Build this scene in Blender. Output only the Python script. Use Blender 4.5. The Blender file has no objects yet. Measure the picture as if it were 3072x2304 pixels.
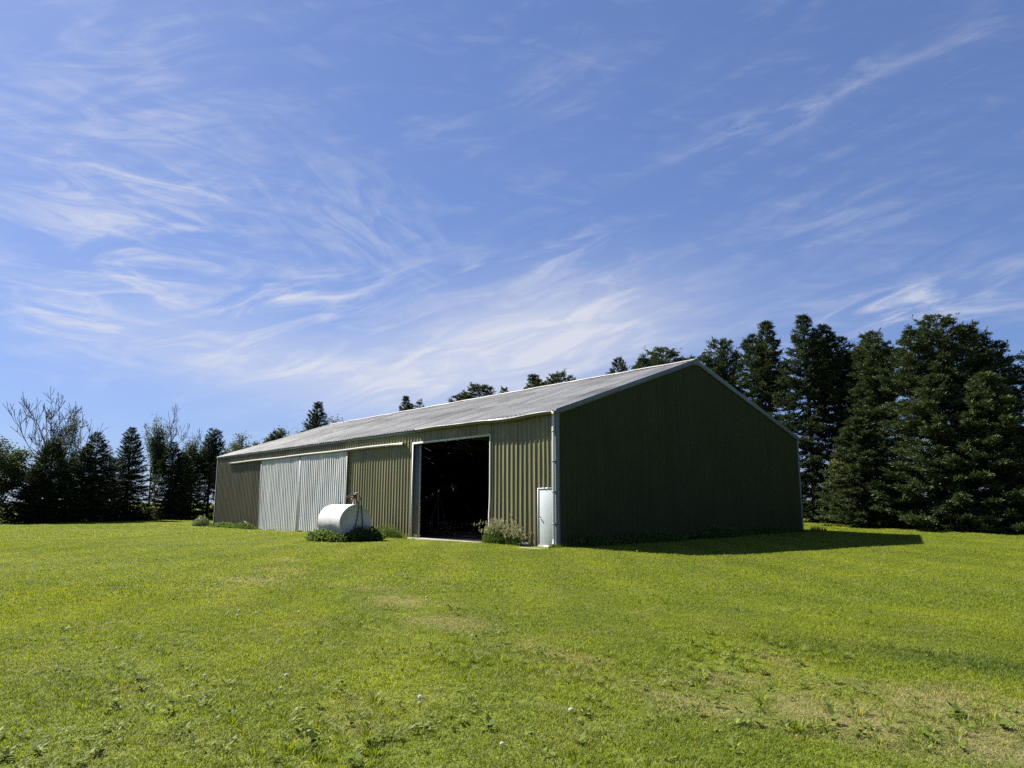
import bpy, math, random
import numpy as np
from mathutils import Matrix, Vector

scene = bpy.context.scene
COL = scene.collection
R = math.radians

# ------------------------------------------------------------------ camera
cam_d = bpy.data.cameras.new('camera')
cam_d.sensor_width = 36.0
cam_d.lens = 2155.08 / 3072 * 36
cam_d.clip_start = 0.1
cam_d.clip_end = 5000
cam = bpy.data.objects.new('camera', cam_d)
COL.objects.link(cam)
_r = Vector((0.6466, 0.7628, 0.0015)); _u = Vector((0.1236, -0.1067, 0.9866)); _f = Vector((-0.7528, 0.6377, 0.1633))
cam.matrix_world = Matrix(((_r.x, _u.x, -_f.x, 19.0507), (_r.y, _u.y, -_f.y, -18.301), (_r.z, _u.z, -_f.z, 1.5109), (0, 0, 0, 1)))
scene.camera = cam

# ------------------------------------------------------------------ light
SUN_TO = Vector((-1.02, -0.28, 1.0)).normalized()
SUN_EL = math.asin(SUN_TO.z)
EXPO = 1.5
SKY_STRENGTH = 0.05
CLOUD = 0.82     # brightness of sunlit cirrus
sun_d = bpy.data.lights.new('sun', 'SUN')
sun_d.energy = 5.0
sun_d.angle = R(0.53)
sun_d.color = (1.0, 0.95, 0.86)
sun = bpy.data.objects.new('sun', sun_d)
sun.rotation_euler = SUN_TO.to_track_quat('Z', 'Y').to_euler()
sun.location = SUN_TO * 80
COL.objects.link(sun)

scene.view_settings.view_transform = 'Standard'
scene.view_settings.look = 'None'
scene.view_settings.exposure = EXPO
scene.view_settings.gamma = 1.0
scene.view_settings.use_curve_mapping = False
scene.cycles.max_bounces = 6
scene.cycles.diffuse_bounces = 3
scene.cycles.glossy_bounces = 2
scene.cycles.transmission_bounces = 3
scene.cycles.transparent_max_bounces = 4
scene.cycles.use_denoising = False
scene.cycles.sample_clamp_indirect = 1.0


class NT:
    """small helper to write node trees"""
    def __init__(self, tree):
        self.t = tree; self.n = tree.nodes; self.l = tree.links

    def new(self, typ, **kw):
        nd = self.n.new(typ)
        for k, v in kw.items(): setattr(nd, k, v)
        return nd

    def put(self, sock, v):
        if isinstance(v, bpy.types.NodeSocket): self.l.new(v, sock)
        elif isinstance(v, (tuple, list)) and len(v) == 3 and sock.type == 'RGBA': sock.default_value = (*v, 1)
        else: sock.default_value = v

    def math(self, op, a, b=None, c=None, clamp=False):
        nd = self.new('ShaderNodeMath', operation=op, use_clamp=clamp)
        self.put(nd.inputs[0], a)
        if b is not None: self.put(nd.inputs[1], b)
        if c is not None: self.put(nd.inputs[2], c)
        return nd.outputs[0]

    def dot(self, v, c):
        nd = self.new('ShaderNodeVectorMath', operation='DOT_PRODUCT')
        self.put(nd.inputs[0], v); self.put(nd.inputs[1], tuple(c))
        return nd.outputs['Value']

    def vscale(self, v, s):
        nd = self.new('ShaderNodeVectorMath', operation='MULTIPLY')
        self.put(nd.inputs[0], v); self.put(nd.inputs[1], s)
        return nd.outputs[0]

    def comb(self, x, y, z):
        nd = self.new('ShaderNodeCombineXYZ')
        for i, v in enumerate((x, y, z)): self.put(nd.inputs[i], v)
        return nd.outputs[0]

    def noise(self, vec, scale=1.0, detail=4.0, rough=0.55, dist=0.0):
        nd = self.new('ShaderNodeTexNoise')
        if vec is not None: self.put(nd.inputs['Vector'], vec)
        nd.inputs['Scale'].default_value = scale; nd.inputs['Detail'].default_value = detail
        nd.inputs['Roughness'].default_value = rough; nd.inputs['Distortion'].default_value = dist
        return nd.outputs['Fac']

    def smooth(self, v, lo, hi, a=0.0, b=1.0):
        nd = self.new('ShaderNodeMapRange', interpolation_type='SMOOTHSTEP')
        self.put(nd.inputs[0], v); nd.inputs[1].default_value = lo; nd.inputs[2].default_value = hi
        nd.inputs[3].default_value = a; nd.inputs[4].default_value = b
        return nd.outputs[0]

    def mix(self, fac, a, b, mode='MIX'):
        nd = self.new('ShaderNodeMix', data_type='RGBA', blend_type=mode)
        self.put(nd.inputs[0], fac); self.put(nd.inputs[6], a); self.put(nd.inputs[7], b)
        return nd.outputs[2]

    def pos(self):
        return self.new('ShaderNodeNewGeometry').outputs['Position']

    def obj(self):
        return self.new('ShaderNodeTexCoord').outputs['Object']

    def rnd(self):
        return self.new('ShaderNodeObjectInfo').outputs['Random']

    def attr(self, name):
        return self.new('ShaderNodeAttribute', attribute_name=name).outputs['Fac']


# ------------------------------------------------------------------ sky with cirrus
world = bpy.data.worlds.new('World')
scene.world = world
world.use_nodes = True
w = NT(world.node_tree)
w.n.clear()
world.cycles.sampling_method = 'MANUAL'
world.cycles.sample_map_resolution = 256
w_out = w.new('ShaderNodeOutputWorld')
w_bg = w.new('ShaderNodeBackground')
w_bg.inputs['Strength'].default_value = SKY_STRENGTH
w.l.new(w_bg.outputs[0], w_out.inputs[0])
sky = w.new('ShaderNodeTexSky', sky_type='NISHITA')
sky.sun_disc = False
sky.sun_elevation = SUN_EL
sky.sun_rotation = math.atan2(SUN_TO.x, SUN_TO.y)
sky.air_density = 1.0
sky.dust_density = 0.6
sky.ozone_density = 2.2
sky.altitude = 300
# the camera's softer response to bright sky, applied evenly to the whole dome
EX = 0.1045
EXD = SKY_STRENGTH * 2 ** EXPO
sc_ = w.mix(1.0, sky.outputs[0], (EX, EX, EX), 'MULTIPLY')
gm = w.new('ShaderNodeGamma'); gm.inputs['Gamma'].default_value = 0.62
w.put(gm.inputs['Color'], sc_)
skyblue = w.mix(1.0, gm.outputs[0], (0.475 / EXD, 0.605 / EXD, 0.96 / EXD), 'MULTIPLY')
dirv = w.new('ShaderNodeTexCoord').outputs['Generated']
# each cirrus feature: ends of its axis on the sky, half width (deg), strength, which streak noise it uses
CIRRUS = [
    ((-0.5302, 0.7279, 0.4347), (-0.2461, 0.8289, 0.5024), 0.9, 0.42, 0),
    ((-0.9419, 0.0530, 0.3317), (-0.8835, 0.2961, 0.3631), 5.0, 0.95, 1),
    ((-0.8894, 0.0363, 0.4558), (-0.8438, 0.2639, 0.4673), 7.0, 0.35, 0),
    ((-0.8574, 0.3068, 0.4133), (-0.7983, 0.5060, 0.3267), 3.4, 0.55, 2),
    ((-0.9548, 0.1473, 0.2581), (-0.9323, 0.2445, 0.2666), 1.3, 1.0, 1),
    ((-0.9119, 0.3255, 0.2499), (-0.8274, 0.4812, 0.2894), 1.5, 1.0, 0),
    ((-0.9378, 0.2659, 0.2234), (-0.8864, 0.3763, 0.2695), 2.2, 0.8, 0),
    ((-0.7795, 0.5389, 0.3193), (-0.6170, 0.7148, 0.3293), 1.7, 0.45, 0),
    ((-0.8550, 0.4868, 0.1787), (-0.5867, 0.7716, 0.2457), 3.6, 1.5, 3),
    ((-0.9640, 0.1734, 0.2017), (-0.8329, 0.5331, 0.1487), 2.6, 0.75, 3),
    ((-0.4318, 0.8731, 0.2263), (-0.2277, 0.9433, 0.2417), 1.7, 1.1, 0),
    ((-0.4599, 0.8133, 0.3563), (-0.2967, 0.8910, 0.3437), 2.2, 0.28, 0),
    ((-0.7544, 0.4742, 0.4539), (-0.6861, 0.5440, 0.4830), 1.2, 0.35, 0),
    ((-0.9712, 0.0656, 0.2291), (-0.9543, 0.2058, 0.2167), 3.0, 0.8, 1),
    ((-0.6403, 0.5764, 0.5077), (-0.5602, 0.6225, 0.5464), 1.8, 0.28, 0),
]


def streaks(T, fu, fv, seed, dist, lo, hi):
    T = Vector(T).normalized(); C = Vector((-0.7528, 0.6377, 0.1633)).normalized()
    T = (T - C * T.dot(C)).normalized(); Nn = C.cross(T)
    c = w.comb(w.math('MULTIPLY', w.dot(dirv, T), fu), w.math('MULTIPLY', w.dot(dirv, Nn), fv), w.math('ADD', w.math('MULTIPLY', w.dot(dirv, C), fu), seed))
    return w.smooth(w.noise(c, 1.0, 6.0, 0.59, dist), lo, hi)


_rt = Vector((0.6466, 0.7628, 0.0015)); _up = Vector((0.1236, -0.1067, 0.9866))
NZ = [streaks(_rt + 0.30 * _up, 7.5, 34.0, 3.7, 1.0, 0.38, 0.74),
      streaks(_rt - 0.16 * _up, 8.5, 34.0, 11.2, 1.2, 0.38, 0.74),
      streaks(_rt - 0.75 * _up, 11.0, 28.0, 23.0, 1.2, 0.40, 0.74)]
tot = [None, None, None, None]
NZ.append(w.math('ADD', w.math('MULTIPLY', NZ[0], 0.55), 0.68))
for i, (A, B, wd, amp, k) in enumerate(CIRRUS):
    A = Vector(A).normalized(); B = Vector(B).normalized()
    C = ((A + B) / 2).normalized()
    T = (B - A).normalized(); T = (T - C * T.dot(C)).normalized(); Nn = C.cross(T)
    su = math.acos(max(-1, min(1, A.dot(B)))) / 2; sv = math.radians(wd)
    uu = w.dot(dirv, T / su); vv = w.dot(dirv, Nn / sv)
    e = w.math('ADD', w.math('MULTIPLY', uu, uu), w.math('MULTIPLY', vv, vv))
    m = w.math('MULTIPLY', w.math('EXPONENT', w.math('MULTIPLY', e, -0.8)), amp)
    m = w.math('MULTIPLY', m, w.math('GREATER_THAN', w.dot(dirv, C), 0.3))
    tot[k] = m if tot[k] is None else w.math('ADD', tot[k], m)
cov = None
for k in range(4):
    v = w.math('MULTIPLY', w.math('MINIMUM', tot[k], 1.3), w.math('ADD', w.math('MULTIPLY', NZ[k], 0.62), 0.05))
    cov = v if cov is None else w.math('ADD', cov, v)
# thin cirrus veil over the rest of the sky
cov = w.math('ADD', cov, w.math('MULTIPLY', w.math('MULTIPLY', NZ[0], NZ[1]), 0.12))
cov = w.math('MINIMUM', cov, 0.82)
sep = w.new('ShaderNodeSeparateXYZ'); w.put(sep.inputs[0], dirv)
cov = w.math('MULTIPLY', cov, w.smooth(sep.outputs[2], 0.0, 0.06))
cl = CLOUD / EXD
skyc = w.mix(cov, skyblue, (cl * 0.95, cl * 0.96, cl * 1.04))
w.put(w_bg.inputs['Color'], skyc)


# ------------------------------------------------------------------ mesh helpers
def mesh(name, V, faces, mat=None, smooth=False, attrs=None, mats=None, fmat=None):
    """V (n,3); faces: array (m,k) or list of such arrays"""
    me = bpy.data.meshes.new(name)
    V = np.asarray(V, dtype=np.float32).reshape(-1, 3)
    if isinstance(faces, np.ndarray): faces = [faces]
    faces = [np.asarray(f, dtype=np.int32) for f in faces if len(f)]
    loops = np.concatenate([f.ravel() for f in faces]) if faces else np.zeros(0, np.int32)
    tot = np.concatenate([np.full(len(f), f.shape[1], np.int32) for f in faces])
    start = np.concatenate([[0], np.cumsum(tot)[:-1]]).astype(np.int32)
    me.vertices.add(len(V)); me.vertices.foreach_set('co', V.ravel())
    me.loops.add(len(loops)); me.loops.foreach_set('vertex_index', loops)
    me.polygons.add(len(tot)); me.polygons.foreach_set('loop_start', start)
    if fmat is not None: me.polygons.foreach_set('material_index', np.asarray(fmat, np.int32))
    me.update(calc_edges=True)
    me.validate()
    if smooth: me.polygons.foreach_set('use_smooth', np.ones(len(me.polygons), bool))
    for k, a in (attrs or {}).items():
        at = me.attributes.new(k, 'FLOAT', 'POINT')
        at.data.foreach_set('value', np.asarray(a, np.float32))
    for m in (mats or ([mat] if mat else [])): me.materials.append(m)
    return me


def link(name, data, parent=None, loc=None, rot=None):
    o = bpy.data.objects.new(name, data)
    COL.objects.link(o)
    if parent: o.parent = parent
    if loc is not None: o.location = loc
    if rot is not None: o.rotation_euler = rot
    return o


def tag(o, label=None, cat=None, group=None, kind=None):
    if label: o['label'] = label
    if cat: o['category'] = cat
    if group: o['group'] = group
    if kind: o['kind'] = kind
    return o


def thing(name, loc, label, cat, group=None, rz=0.0, scale=None):
    o = bpy.data.objects.new(name, None)
    COL.objects.link(o)
    o.location = loc; o.rotation_euler = (0, 0, rz); o.empty_display_size = 0.3
    if scale: o.scale = scale
    return tag(o, label, cat, group)


class MB:
    """collects polygons of any size into one mesh"""
    def __init__(self): self.v = []; self.f = {}; self.n = 0

    def add(self, V, F):
        V = np.asarray(V, float).reshape(-1, 3)
        for f in F: self.f.setdefault(len(f), []).append([i + self.n for i in f])
        self.v.append(V); self.n += len(V)
        return self

    def box(self, a, b):
        (x0, y0, z0), (x1, y1, z1) = a, b
        return self.add([(x0, y0, z0), (x1, y0, z0), (x1, y1, z0), (x0, y1, z0), (x0, y0, z1), (x1, y0, z1), (x1, y1, z1), (x0, y1, z1)],
                        [(0, 3, 2, 1), (4, 5, 6, 7), (0, 1, 5, 4), (1, 2, 6, 5), (2, 3, 7, 6), (3, 0, 4, 7)])

    def tube(self, pts, rad, n=8, cap=True):
        pts = [Vector(p) for p in pts]
        rad = rad if isinstance(rad, (list, tuple)) else [rad] * len(pts)
        rings = []
        for i, p in enumerate(pts):
            d = (pts[min(i + 1, len(pts) - 1)] - pts[max(i - 1, 0)]).normalized()
            ref = Vector((0, 0, 1)) if abs(d.z) < 0.9 else Vector((1, 0, 0))
            a = d.cross(ref).normalized(); b = d.cross(a)
            rings += [p + (a * math.cos(2 * math.pi * k / n) + b * math.sin(2 * math.pi * k / n)) * rad[i] for k in range(n)]
        F = [(i * n + k, i * n + (k + 1) % n, (i + 1) * n + (k + 1) % n, (i + 1) * n + k) for i in range(len(pts) - 1) for k in range(n)]
        if cap: F += [tuple(range(n)), tuple(reversed(range((len(pts) - 1) * n, len(pts) * n)))]
        return self.add([tuple(r) for r in rings], F)

    def sweep(self, prof, path, cap=True):
        """prof: list of (y,z) closed or open outline swept along list of x-positions with z offsets: path [(x,dy,dz)]"""
        n = len(prof)
        V = [(x, p[0] + dy, p[1] + dz) for (x, dy, dz) in path for p in prof]
        F = [(i * n + k, i * n + (k + 1) % n, (i + 1) * n + (k + 1) % n, (i + 1) * n + k) for i in range(len(path) - 1) for k in range(n)]
        if cap: F += [tuple(range(n)), tuple(reversed(range((len(path) - 1) * n, len(path) * n)))]
        return self.add(V, F)

    def mesh(self, name, mat, smooth=False):
        return mesh(name, np.concatenate(self.v), [np.array(a) for a in self.f.values()], mat, smooth)

    def obj(self, name, mat, parent=None, smooth=False, bevel=0):
        o = link(name, self.mesh(name, mat, smooth), parent)
        if bevel:
            m = o.modifiers.new('bevel', 'BEVEL'); m.width = bevel; m.segments = 2; m.limit_method = 'ANGLE'
        return o


# ------------------------------------------------------------------ materials
def material(name):
    m = bpy.data.materials.new(name); m.use_nodes = True
    t = NT(m.node_tree); t.n.clear()
    out = t.new('ShaderNodeOutputMaterial')
    p = t.new('ShaderNodeBsdfPrincipled')
    t.l.new(p.outputs[0], out.inputs[0])
    return m, t, p, out


def bump(t, p, h, strength=0.3, dist=0.01):
    b = t.new('ShaderNodeBump'); b.inputs['Strength'].default_value = strength; b.inputs['Distance'].default_value = dist
    t.put(b.inputs['Height'], h); t.l.new(b.outputs[0], p.inputs['Normal'])


def painted_metal(name, c1, c2, rust=(0.13, 0.07, 0.035), rust_amt=0.3, rough=0.5, spec=0.5, vary=0.25, inside=True, metallic=0.0, streak=(9, 9, 0.25), low=0.0):
    m, t, p, out = material(name)
    P = t.pos()
    n1 = t.noise(t.vscale(P, streak), 1.0, 5, 0.6)
    n2 = t.noise(P, 0.7, 5, 0.6)
    base = t.mix(t.smooth(n1, 0.35, 0.68), c1, c2)
    n3 = t.noise(t.vscale(P, (streak[0] * 1.7, streak[1] * 1.7, streak[2] * 0.8)), 1.0, 6, 0.65)
    ru = t.smooth(t.math('ADD', n3, t.math('MULTIPLY', n2, 0.35)), 0.66, 0.86)
    if low:
        z = t.new('ShaderNodeSeparateXYZ'); t.put(z.inputs[0], P)
        ru = t.math('MAXIMUM', ru, t.math('MULTIPLY', t.smooth(t.math('ADD', z.outputs[2], t.math('MULTIPLY', n3, 2.6)), 2.9, 0.7), low))
    base = t.mix(t.math('MULTIPLY', ru, rust_amt), base, rust)
    val = t.math('ADD', 1 - vary / 2, t.math('MULTIPLY', t.rnd(), vary))
    base = t.mix(1.0, base, t.comb(val, val, val), 'MULTIPLY')
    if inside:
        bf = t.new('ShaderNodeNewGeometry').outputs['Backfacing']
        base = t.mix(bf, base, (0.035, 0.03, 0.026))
    t.put(p.inputs['Base Color'], base)
    p.inputs['Metallic'].default_value = metallic
    p.inputs['Specular IOR Level'].default_value = spec
    t.put(p.inputs['Roughness'], t.smooth(n2, 0.3, 0.7, rough - 0.08, rough + 0.12))
    bump(t, p, t.noise(t.vscale(P, (3, 3, 2.0)), 1.0, 3, 0.5), 0.25, 0.02)
    return m


M = {}
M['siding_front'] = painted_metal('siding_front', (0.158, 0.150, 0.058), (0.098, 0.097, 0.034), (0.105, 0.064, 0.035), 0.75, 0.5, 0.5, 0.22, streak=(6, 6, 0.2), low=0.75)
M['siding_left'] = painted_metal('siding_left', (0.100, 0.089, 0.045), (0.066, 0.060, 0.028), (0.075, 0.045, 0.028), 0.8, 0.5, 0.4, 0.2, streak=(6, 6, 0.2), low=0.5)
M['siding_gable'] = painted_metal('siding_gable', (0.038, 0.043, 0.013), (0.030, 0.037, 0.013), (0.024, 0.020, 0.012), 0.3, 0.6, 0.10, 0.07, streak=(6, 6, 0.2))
M['white_door'] = painted_metal('white_door', (0.54, 0.54, 0.52), (0.40, 0.41, 0.40), (0.24, 0.24, 0.235), 0.9, 0.5, 0.5, 0.08, streak=(5, 5, 0.35))
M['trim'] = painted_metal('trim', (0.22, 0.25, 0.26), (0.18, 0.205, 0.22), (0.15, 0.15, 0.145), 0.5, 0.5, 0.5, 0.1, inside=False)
M['trim_shaded'] = painted_metal('trim_shaded', (0.150, 0.175, 0.190), (0.115, 0.135, 0.150), (0.09, 0.09, 0.09), 0.5, 0.5, 0.3, 0.1, inside=False)  # darker copy of trim, with the gable's shade put into the colour
M['gutter'] = painted_metal('gutter', (0.165, 0.158, 0.138), (0.12, 0.116, 0.102), (0.16, 0.13, 0.10), 0.5, 0.5, 0.4, 0.1, inside=False)
M['trim_white'] = painted_metal('trim_white', (0.52, 0.52, 0.48), (0.44, 0.44, 0.41), (0.45, 0.43, 0.38), 0.4, 0.5, 0.5, 0.1, inside=False)
M['trim_grey'] = painted_metal('trim_grey', (0.15, 0.155, 0.155), (0.09, 0.095, 0.095), (0.10, 0.085, 0.07), 0.6, 0.6, 0.4, 0.1, inside=False)


def roof_metal():
    m, t, p, out = material('roof_metal')
    P = t.pos()
    st = t.noise(t.vscale(P, (3.0, 0.35, 0.35)), 1.0, 6, 0.65)
    big = t.noise(t.vscale(P, (0.22, 0.5, 0.5)), 1.0, 5, 0.6, 0.4)
    c = t.mix(t.smooth(st, 0.32, 0.7), (0.31, 0.31, 0.30), (0.185, 0.187, 0.185))
    c = t.mix(t.math('MULTIPLY', t.smooth(big, 0.42, 0.66), 0.85), c, (0.135, 0.134, 0.13))
    ru = t.noise(t.vscale(P, (0.9, 0.30, 0.3)), 1.0, 7, 0.72, 0.3)
    c = t.mix(t.math('MULTIPLY', t.smooth(ru, 0.64, 0.76), 0.55), c, (0.11, 0.08, 0.062))
    v = t.math('ADD', 0.78, t.math('MULTIPLY', t.rnd(), 0.40))
    c = t.mix(1.0, c, t.comb(v, v, v), 'MULTIPLY')
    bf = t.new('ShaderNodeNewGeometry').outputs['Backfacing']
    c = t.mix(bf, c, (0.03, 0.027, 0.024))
    t.put(p.inputs['Base Color'], c)
    p.inputs['Metallic'].default_value = 0.15
    t.put(p.inputs['Roughness'], t.smooth(st, 0.3, 0.7, 0.42, 0.62))
    bump(t, p, t.noise(t.vscale(P, (1.2, 2.0, 2.0)), 1.0, 3, 0.5), 0.3, 0.03)
    return m


M['roof'] = roof_metal()


def plain(name, c, c2=None, rough=0.6, spec=0.4, metallic=0.0, scale=6.0, bmp=0.2, stretch=(1, 1, 1)):
    m, t, p, out = material(name)
    n = t.noise(t.vscale(t.pos(), stretch), scale, 6, 0.65)
    c2 = c2 or tuple(x * 0.65 for x in c)
    t.put(p.inputs['Base Color'], t.mix(t.smooth(n, 0.35, 0.65), c, c2))
    p.inputs['Roughness'].default_value = rough; p.inputs['Specular IOR Level'].default_value = spec; p.inputs['Metallic'].default_value = metallic
    if bmp: bump(t, p, n, bmp, 0.01)
    return m


M['concrete'] = plain('concrete', (0.32, 0.29, 0.24), (0.24, 0.22, 0.18), 0.9, 0.2)
M['door_white'] = plain('door_white', (0.50, 0.54, 0.55), (0.45, 0.49, 0.51), 0.45, 0.5, scale=1.5, bmp=0.05)
M['dark_metal'] = plain('dark_metal', (0.045, 0.043, 0.042), (0.09, 0.06, 0.04), 0.6, 0.4, 0.3)
M['knob'] = plain('knob', (0.25, 0.24, 0.22), (0.15, 0.14, 0.13), 0.35, 0.5, 0.9)
M['rubber'] = plain('rubber', (0.018, 0.018, 0.018), (0.03, 0.03, 0.03), 0.6, 0.4)
M['dirt'] = plain('dirt', (0.060, 0.048, 0.036), (0.038, 0.032, 0.026), 0.95, 0.1, scale=3)
M['wood'] = plain('wood', (0.16, 0.12, 0.08), (0.09, 0.07, 0.05), 0.85, 0.2, scale=5, stretch=(4, 4, 0.5))
M['galv'] = plain('galv', (0.11, 0.12, 0.14), (0.07, 0.075, 0.09), 0.6, 0.3, 0.0)
M['pump_red'] = plain('pump_red', (0.14, 0.06, 0.05), (0.10, 0.08, 0.075), 0.55, 0.4)
M['pump_tan'] = plain('pump_tan', (0.42, 0.37, 0.28), (0.3, 0.26, 0.2), 0.55, 0.4)


def tank_paint():
    m, t, p, out = material('tank_paint')
    P = t.obj()
    n = t.noise(t.vscale(P, (1.2, 1, 1)), 1.6, 7, 0.65, 0.4)
    st = t.noise(t.vscale(P, (7, 5, 0.6)), 1.0, 6, 0.65)
    c = t.mix(t.smooth(n, 0.4, 0.72), (0.54, 0.53, 0.50), (0.44, 0.425, 0.40))
    c = t.mix(t.math('MULTIPLY', t.smooth(st, 0.56, 0.76), 0.45), c, (0.30, 0.22, 0.15))
    t.put(p.inputs['Base Color'], c)
    p.inputs['Roughness'].default_value = 0.5
    bump(t, p, t.noise(P, 1.8, 3, 0.5), 0.35, 0.04)
    return m


M['tank'] = tank_paint()


def leaf_mat(name, c1, c2, trans=0.3, tcol=None, rough=0.55, spec=0.25, attr='tint', large=None, vary=0.0):
    m, t, p, out = material(name)
    tint = t.attr(attr)
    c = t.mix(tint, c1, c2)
    if large:
        nz = t.noise(t.pos(), large[0], 3, 0.5)
        c = t.mix(t.math('MULTIPLY', t.smooth(nz, 0.4, 0.65), large[1]), c, large[2])
    if vary:
        rv = t.rnd()
        c = t.mix(1.0, c, t.comb(t.math('ADD', 1 - vary / 2, t.math('MULTIPLY', rv, vary * 1.1)), t.math('ADD', 1 - vary / 2, t.math('MULTIPLY', rv, vary)), t.math('ADD', 1 - vary / 3, t.math('MULTIPLY', rv, vary * .5))), 'MULTIPLY')
    t.put(p.inputs['Base Color'], c)
    p.inputs['Roughness'].default_value = rough; p.inputs['Specular IOR Level'].default_value = spec
    tr = t.new('ShaderNodeBsdfTranslucent')
    if tcol: t.put(tr.inputs[0], t.mix(0.6, c, tcol))
    else: t.put(tr.inputs[0], c)
    mx = t.new('ShaderNodeMixShader'); mx.inputs[0].default_value = trans
    t.l.new(p.outputs[0], mx.inputs[1]); t.l.new(tr.outputs[0], mx.inputs[2]); t.l.new(mx.outputs[0], out.inputs[0])
    return m


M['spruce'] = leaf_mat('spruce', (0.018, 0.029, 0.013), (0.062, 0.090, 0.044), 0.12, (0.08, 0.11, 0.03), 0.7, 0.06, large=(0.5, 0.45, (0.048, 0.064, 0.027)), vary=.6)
M['spruce_dark'] = leaf_mat('spruce_dark', (0.015, 0.026, 0.013), (0.042, 0.062, 0.026), 0.12, (0.06, 0.09, 0.025), 0.7, 0.06, large=(0.4, 0.4, (0.045, 0.055, 0.018)), vary=.6)
M['broadleaf'] = leaf_mat('broadleaf', (0.026, 0.042, 0.014), (0.060, 0.084, 0.028), 0.25, (0.10, 0.14, 0.03), 0.6, 0.10)
M['yellow_leaf'] = leaf_mat('yellow_leaf', (0.12, 0.12, 0.02), (0.20, 0.18, 0.025), 0.4, (0.35, 0.34, 0.03), 0.5, 0.3)
M['bark'] = plain('bark', (0.075, 0.062, 0.050), (0.045, 0.038, 0.032), 0.95, 0.1, scale=8, stretch=(3, 3, 0.6), bmp=0.5)
M['dead_bark'] = plain('dead_bark', (0.10, 0.09, 0.08), (0.06, 0.054, 0.048), 0.95, 0.1, scale=8, stretch=(3, 3, 0.6), bmp=0.4)
M['weed'] = leaf_mat('weed', (0.030, 0.060, 0.014), (0.085, 0.135, 0.030), 0.35, (0.14, 0.2, 0.03), 0.6, 0.15)
M['turf_weed'] = leaf_mat('turf_weed', (0.085, 0.125, 0.020), (0.190, 0.220, 0.045), 0.35, (0.2, 0.26, 0.03), 0.6, 0.12)
M['weed_pale'] = leaf_mat('weed_pale', (0.07, 0.11, 0.045), (0.16, 0.20, 0.10), 0.35, (0.2, 0.25, 0.08), 0.5, 0.3)
M['seed'] = leaf_mat('seed', (0.22, 0.225, 0.11), (0.36, 0.35, 0.20), 0.3, None, 0.7, 0.2)
M['puff'] = leaf_mat('puff', (0.75, 0.74, 0.68), (0.88, 0.87, 0.80), 0.6, None, 0.8, 0.1)

# ------------------------------------------------------------------ terrain
CP = np.array([(0, 0, -.02), (-4, 0, -.09), (-9.7, -.2, -.12), (-16, -.3, -.14), (-22, -.3, -.19), (-28, -.3, -.23), (-37, -.3, -.28), (0, 17.5, .10),
               (5, 1.1, -.20), (8.3, 10.8, .0), (5.1, 18.7, -.02), (16, -14, -.12), (15, -5, -.18), (8, -8, -.17), (0, -8, -.17), (-10, -8, -.18), (-20, -8, -.22),
               (19, -18, -.12), (26, -10, -.15), (14, 4, -.12), (0, 30, .15), (-12, 30, .20), (8, 27, .08), (-30, 30, .1), (-57, -3, -.31), (-66, 9, -.31), (-40, -12, -.30), (-20, 12, .0), (12, -26, -.15)])
SIG = 7.5
_D = CP[:, None, :2] - CP[None, :, :2]
_K = np.exp(-(_D ** 2).sum(2) / (2 * SIG * SIG))
BASE = -0.26
WTS = np.linalg.solve(_K + 0.03 * np.eye(len(CP)), CP[:, 2] - BASE)


def hgt(x, y):
    x = np.asarray(x, float); y = np.asarray(y, float)
    d2 = (x[..., None] - CP[:, 0]) ** 2 + (y[..., None] - CP[:, 1]) ** 2
    z = BASE + (np.exp(-d2 / (2 * SIG * SIG)) * WTS).sum(-1)
    far = np.clip((np.hypot(x + 10, y) - 70) / 200, 0, 1)
    return z + 0.012 * np.sin(x * 1.3 + 0.7 * y) * np.cos(y * 1.1 - 0.4 * x) - 0.25 * far


def H1(x, y): return float(hgt(np.array([x]), np.array([y]))[0])


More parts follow.
